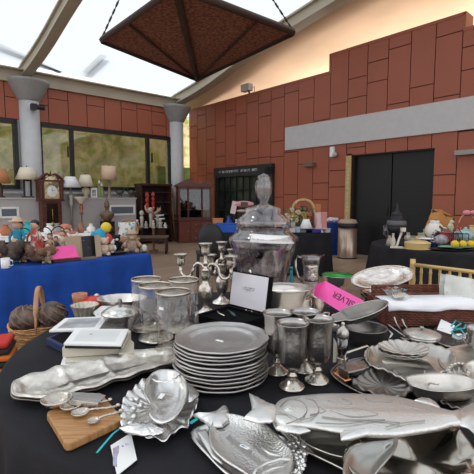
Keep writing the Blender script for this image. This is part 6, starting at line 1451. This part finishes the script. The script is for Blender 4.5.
t = T('serving_tray', 'thin pale tray overhanging the right end of the far table', 'tray', FT(321, 7.0, ZC + .055), 0); q = MB(); q.plate(ell(.17, .09, 40), [(0, .012), (.1, .01), (.2, .002), (1, .001)], th=.003); q.build('dish', mat('pale lilac tray', (.55, .5, .52), .4), t)
q = MB(); q.lathe([(.05, -.055), (.03, -.01), (.03, .0)], 16); q.build('foot', WHITE, t)
# bins
p = D(334, 256, 9.6); t = T('recycling_bin', 'blue recycling bin with white bag beside the steel bin', 'bin', (p.x, p.y, 0), .1)
q = MB(); q.box((0, .1, .38), (.26, .3, .76), taper=1.08); q.build('bin_body', colour('navy blue plastic', (.008, .04, .20), .4), t, bev=.01)
q = MB(); rd = random.Random(3); 
for k in range(7): q.sph((rd.uniform(-.09, .09), .1 + rd.uniform(-.1, .1), .80 + rd.uniform(0, .04)), .06, (1.1, 1, .8), 12)
q.build('bin_bag', mat('white bin bag', (.62, .62, .66), .5, bump=.5, bscale=20), t)
p = D(347.5, 257, 9.05); t = T('steel_bin', 'round stainless steel bin with black collar and tan top beside the doors', 'bin', (p.x, p.y + .05, 0), 0)
q = MB(); q.lathe([(.205, .0), (.21, .03), (.21, .68)], 40); q.build('bin_body', mat('brushed steel', (.50, .38, .30), .35, .8, var=.15, vscale=3, stretch=(8, 8, .3)), t)
q = MB(); q.lathe([(.21, .68), (.225, .69), (.225, .76), (.20, .78)], 40); q.build('collar', BLACK, t)
q = MB(); q.lathe([(.20, .77), (.21, .79), (.18, .85), (.10, .87), (.0001, .87)], 40); q.build('top', mat('tan bag', (.46, .32, .24), .6), t)
q = MB(); q.lathe([(.213, 0), (.213, .03)], 40); q.build('foot_ring', BLACK, t)

# ================================================================ right round table
RC = Vector((2.66, 5.15, 0))
round_cloth('tablecloth', RC, .92, 'black floor-length cloth on the round table at right in front of the black doors', 20, 9)
ZR = .748
def RT(x, Y, z=ZR): p = D(x, 240, Y); return Vector((p.x, Y, z))
# percolator
t = T('samovar', 'tall black and grey coffee urn with spire lid on the right round table', 'coffee urn', RT(396, 5.05), 0)
q = MB(); q.lathe([(.07, 0), (.075, .02), (.03, .04), (.03, .10), (.085, .13), (.10, .20), (.11, .25)], 32); q.build('urn_body', mat('black enamel', (.008, .008, .009), .5), t)
q = MB(); q.lathe([(.112, .25), (.115, .255), (.112, .30), (.10, .31)], 32); q.build('band', mat('grey band', (.10, .10, .105), .5, .2), t)
q = MB(); q.lathe([(.10, .31), (.075, .32), (.07, .38), (.072, .385), (.06, .40), (.025, .42), (.02, .46), (.008, .52), (.0001, .53)], 28); q.build('lid', mat('black enamel', (.008, .008, .009), .5), t)
q = MB(); q.tube([(0, -.08, .14), (0, -.14, .13), (0, -.14, .10)], .01, 8); q.build('tap', SILVER, t)
vase(RT(389.5, 4.95), .13, .035, mat('stone beige', (.38, .33, .25), .6), 'stout beige pot left of the black coffee urn')
vase(RT(393, 4.80), .17, .03, mat('pale stone', (.50, .46, .40), .5), 'slim beige vase standing before the black coffee urn')
t = T('glass_goblet', 'clear glass goblet at the left rim of the right round table', 'goblet', RT(387, 5.15), 0); q = MB(); q.lathe([(.04, 0), (.008, .01), (.008, .10), (.05, .13), (.05, .24)], 24); q.build('bowl', ETCHED, t); q = MB(); q.lathe([(.042, 0), (.042, .004)], 24); q.build('foot', GLASS, t)
t = T('phone_handset', 'white curved telephone handset leaning in front of the coffee urn', 'handset', RT(400, 4.78), 0)
q = MB(); q.tube([(-.05, 0, .012), (-.03, 0, .04), (.0, .02, .12), (.03, .03, .18), (.035, .03, .2)], [.014, .014, .012, .016, .02], 10); q.build('handle', mat('ivory plastic', (.62, .56, .48), .4), t)
q = MB(); q.box((.04, .02, .215), (.05, .04, .045)); q.box((-.04, -.01, .012), (.14, .06, .02), rz=-.3); q.build('ends', mat('ivory plastic', (.62, .56, .48), .4), t)
# yellow casserole
t = T('enamel_casserole', 'round mustard yellow lidded casserole on the right round table', 'casserole', RT(417.5, 4.72), 0)
YL = mat('mustard enamel', (.62, .45, .20), .35)
q = MB(); q.lathe([(.12, 0), (.135, .01), (.14, .06), (.142, .065)], 44); q.build('pot', YL, t)
q = MB(); q.lathe([(.145, .066), (.145, .074), (.10, .092), (.04, .10), (.0001, .102)], 44); l_ = q.build('lid', YL, t)
q = MB(); q.lathe([(.015, .10), (.012, .112), (.022, .122), (.0001, .13)], 18); q.build('knob', YL, l_)
q = MB(); q.lathe([(.15, 0), (.165, .006), (.15, .008)], 44); q.build('saucer', YL, t)
def flatplate(p, r_, m, label, tilt=0, sy=1, nm='plate', cat='plate'):
    t = T(nm, label, cat, p, 0); q = MB(); q.plate(ell(r_, r_ * sy, 60), [(0, .018), (.05, .018), (.25, .012), (.4, .003), (1, .002)], th=.004); q.xf(Matrix.Rotation(tilt, 4, 'X')); q.build('dish', m, t)
    q = MB(); q.lathe([(r_ * .4, -.0), (r_ * .35, .004)], 24); q.build('foot_ring', m, t); return t
flatplate(RT(452, 4.60), .24, BLACK, 'large black tray on the near side of the right round table', 0, .6, 'tray', 'tray')
flatplate(RT(456, 4.66, ZR + .018), .20, mat('sea green glaze', (.20, .42, .30), .35), 'sea green oval platter on the black tray', 0, .5, 'platter', 'platter')
flatplate(RT(428, 5.05, ZR + .07), .13, WHITE, 'white plate with blue rim on blue cloth, right round table', 0, .8)
simple_box('napkin_stack', 'bright blue folded cloth under the white plate on the right round table', 'cloth', RT(424, 5.06), (.36, .16, .045), colour('bright blue cloth', (.01, .06, .38), .7), .1)
t = T('gravy_pot', 'grey striped ceramic jug lying beside the yellow casserole', 'jug', RT(441, 4.88, ZR + .028), .3); q = MB(); q.sph((0, 0, .055), .075, (1.3, .8, .9), 24); q.build('jug_body', mat('grey lilac glaze', (.30, .27, .30), .4, var=.3, vscale=20), t)
q = MB(); q.tube([(-.09, 0, .08), (-.14, 0, .1), (-.15, 0, .05), (-.09, 0, .03)], .01, 8); q.build('handle', mat('grey lilac glaze', (.30, .27, .30), .4), t); q = MB(); q.lathe([(.04, -.028), (.045, .0), (.03, .005)], 20); q.build('foot', BLACK, t)
LEM = mat('lemon', (.75, .48, .02), .5)
for k, (x, l) in enumerate(((455, 'left yellow lemon on the green platter'), (463, 'middle yellow lemon on the green platter'), (471, 'right yellow lemon on the green platter'))):
    t = T('lemon', l, 'lemon', RT(x, 4.68, ZR + .022), k, 'lemons on the green platter'); q = MB(); q.sph((0, 0, .04), .042, (1.05, 1, .95), 18); q.build('fruit', LEM, t); q = MB(); q.lathe([(.006, 0), (.004, .012)], 8, (0, 0, .078)); q.build('stalk', BR1, t)
# cow patterned teapot, orange box, birds, etc.
t = T('patterned_jug', 'round white jug with black and brown patches on the right round table', 'jug', RT(434, 5.35), .2)
q = MB(); q.sph((0, 0, .14), .12, (1.05, .9, 1.15), 28); q.build('jug_body', mat('patched glaze', (.70, .66, .58), .35, col2=(.06, .04, .035), vscale=9, band=(.44, .47)), t)
q = MB(); q.tube([(.10, 0, .2), (.17, 0, .19), (.17, 0, .1), (.11, 0, .07)], .012, 8); q.build('handle', WHITE, t); q = MB(); q.lathe([(.05, .26), (.06, .29), (.055, .29)], 20); q.build('lip', WHITE, t); q = MB(); q.lathe([(.07, 0), (.06, .03)], 20); q.build('foot', WHITE, t)
t = simple_box('woven_box', 'tilted orange and black woven box behind the patterned jug', 'box', RT(437, 5.62), (.24, .16, .30), mat('orange woven', (.50, .22, .06), .6, col2=(.03, .02, .015), vscale=10, stretch=(1, 1, 3), band=(.38, .42)), .3); 
for o in kids(t): o.rotation_euler = (0, .42, 0); o.location = (-.05, 0, .09)
vase(RT(421, 5.3), .13, .09, mat('mossy cream', (.45, .42, .28), .7, var=.3, vscale=25), 'mossy cream planter behind the yellow casserole')
vase(RT(413, 5.25), .10, .07, mat('olive planter', (.33, .31, .20), .7, var=.3, vscale=25), 'small olive planter behind the yellow casserole')
t = T('bird_figurine', 'white and green bird figurine on the right round table', 'figurine', RT(450, 5.4, ZR + .15), 0)
q = MB(); q.sph((0, 0, .05), .04, (1, .8, 1.5), 16); q.sph((.01, 0, .12), .028, n=12); q.build('bird_body', mat('pale green bird', (.55, .55, .38), .6, var=.2, vscale=20), t); q = MB(); q.lathe([(.012, 0), (.001, .03)], 8, M=Matrix.Translation((.03, 0, .12)) @ Matrix.Rotation(PI / 2, 4, 'Y')); q.build('beak', GOLD, t)
q = MB(); q.lathe([(.05, -.15), (.05, -.13), (.02, -.1), (.02, 0)], 14); q.build('stand', DARKWOOD, t)
for k, (x, Y, l) in enumerate(((447, 5.15, 'red and white box on the right round table behind the lemons'), (456, 5.2, 'pale pink box on the right round table behind the lemons'))):
    simple_box('tin', l, 'box', RT(x, Y), (.13, .1, .14), (mat('crimson tin', (.40, .05, .07), .5), mat('pale pink tin', (.60, .42, .40), .5, var=.15, vscale=25))[k], .2 * k)
t = T('handled_basket', 'basket with tall hoop handle and pink bow on the right round table', 'basket', RT(466, 5.2), .1)
q = MB(); q.lathe([(.10, 0), (.12, .01), (.14, .12), (.145, .13), (.13, .12), (.0001, .02)], 36); q.build('woven_body', STRAW, t)
q = MB(); q.tube([(.135 * math.cos(PI * i / 16), 0, .12 + .27 * math.sin(PI * i / 16)) for i in range(17)], .009, 8); q.build('hoop_handle', mat('copper cane', (.45, .2, .1), .5), t)
PB = mat('pink satin', (.62, .22, .26), .5); q = MB()
for sx in (-1, 1): q.sph((.03 + sx * .05, -.02, .40), .045, (1.3, .5, .7), 14)
q.sph((.03, -.03, .40), .02, n=10); q.build('bow', PB, t)
t = T('teapot', 'pale aqua teapot in front of the basket with pink bow', 'teapot', RT(465, 4.98), .1)
AQ = mat('aqua glaze', (.32, .50, .50), .35); q = MB(); q.sph((0, 0, .13), .085, (1.1, .9, .9), 24); q.lathe([(.05, 0), (.055, .06)], 20); q.build('pot_body', AQ, t); q = MB(); q.sph((0, 0, .215), .02, n=10); q.lathe([(.05, .195), (.02, .21)], 18); q.build('lid', AQ, t)
q = MB(); q.tube([(.08, 0, .12), (.13, 0, .15), (.15, 0, .2)], [.018, .012, .01], 8); q.build('spout', AQ, t); q = MB(); q.tube([(-.08, 0, .18), (-.14, 0, .17), (-.13, 0, .1), (-.08, 0, .09)], .009, 8); q.build('handle', AQ, t)
t = T('wire_rack', 'black wire rack standing behind the lemons at right', 'rack', RT(459, 4.84), .1); q = MB()
for x in (-.12, -.04, .04, .12): q.tube([(x, 0, 0), (x, 0, .16)], .005, 6); q.tube([(x, .08, 0), (x, .08, .16)], .005, 6)
for y in (0, .08): q.tube([(-.12, y, .16), (.12, y, .16)], .005, 6); q.tube([(-.12, y, .05), (.12, y, .05)], .005, 6)
for x in (-.12, .12): q.tube([(x, 0, .16), (x, .08, .16)], .005, 6); q.tube([(x, 0, .05), (x, .08, .05)], .005, 6)
q.build('wire_frame', BLACK, t); q = MB(); q.tube([(-.06, .04, .16), (0, .04, .24), (.06, .04, .16)], .005, 6); q.build('handle', BLACK, t)

for x, Y, h, r_, c_, l in ((408, 5.5, .12, .05, (.45, .42, .34), 'cream jar behind the blue cloth on the right round table'), (425, 5.45, .17, .06, (.55, .5, .4), 'ivory jar left of the patterned jug'), (443, 5.55, .20, .06, (.25, .3, .14), 'leaf green jar between jug and bird figurine'), (458, 5.55, .19, .07, (.5, .12, .1), 'red jar behind the basket with pink bow'), (471, 5.5, .22, .07, (.55, .45, .2), 'ochre jar at the right photo edge behind the basket')):
    vase(RT(x, Y), h, r_, mat('glaze ' + l[:9], c_, .4, var=.4, vscale=30), l)
flatplate(RT(425, 5.25, ZR + .0), .12, mat('blue and white china', (.62, .62, .6), .3, col2=(.05, .12, .4), vscale=18, band=(.45, .5)), 'blue and white plate behind the blue cloth on the right round table', 0, .8)
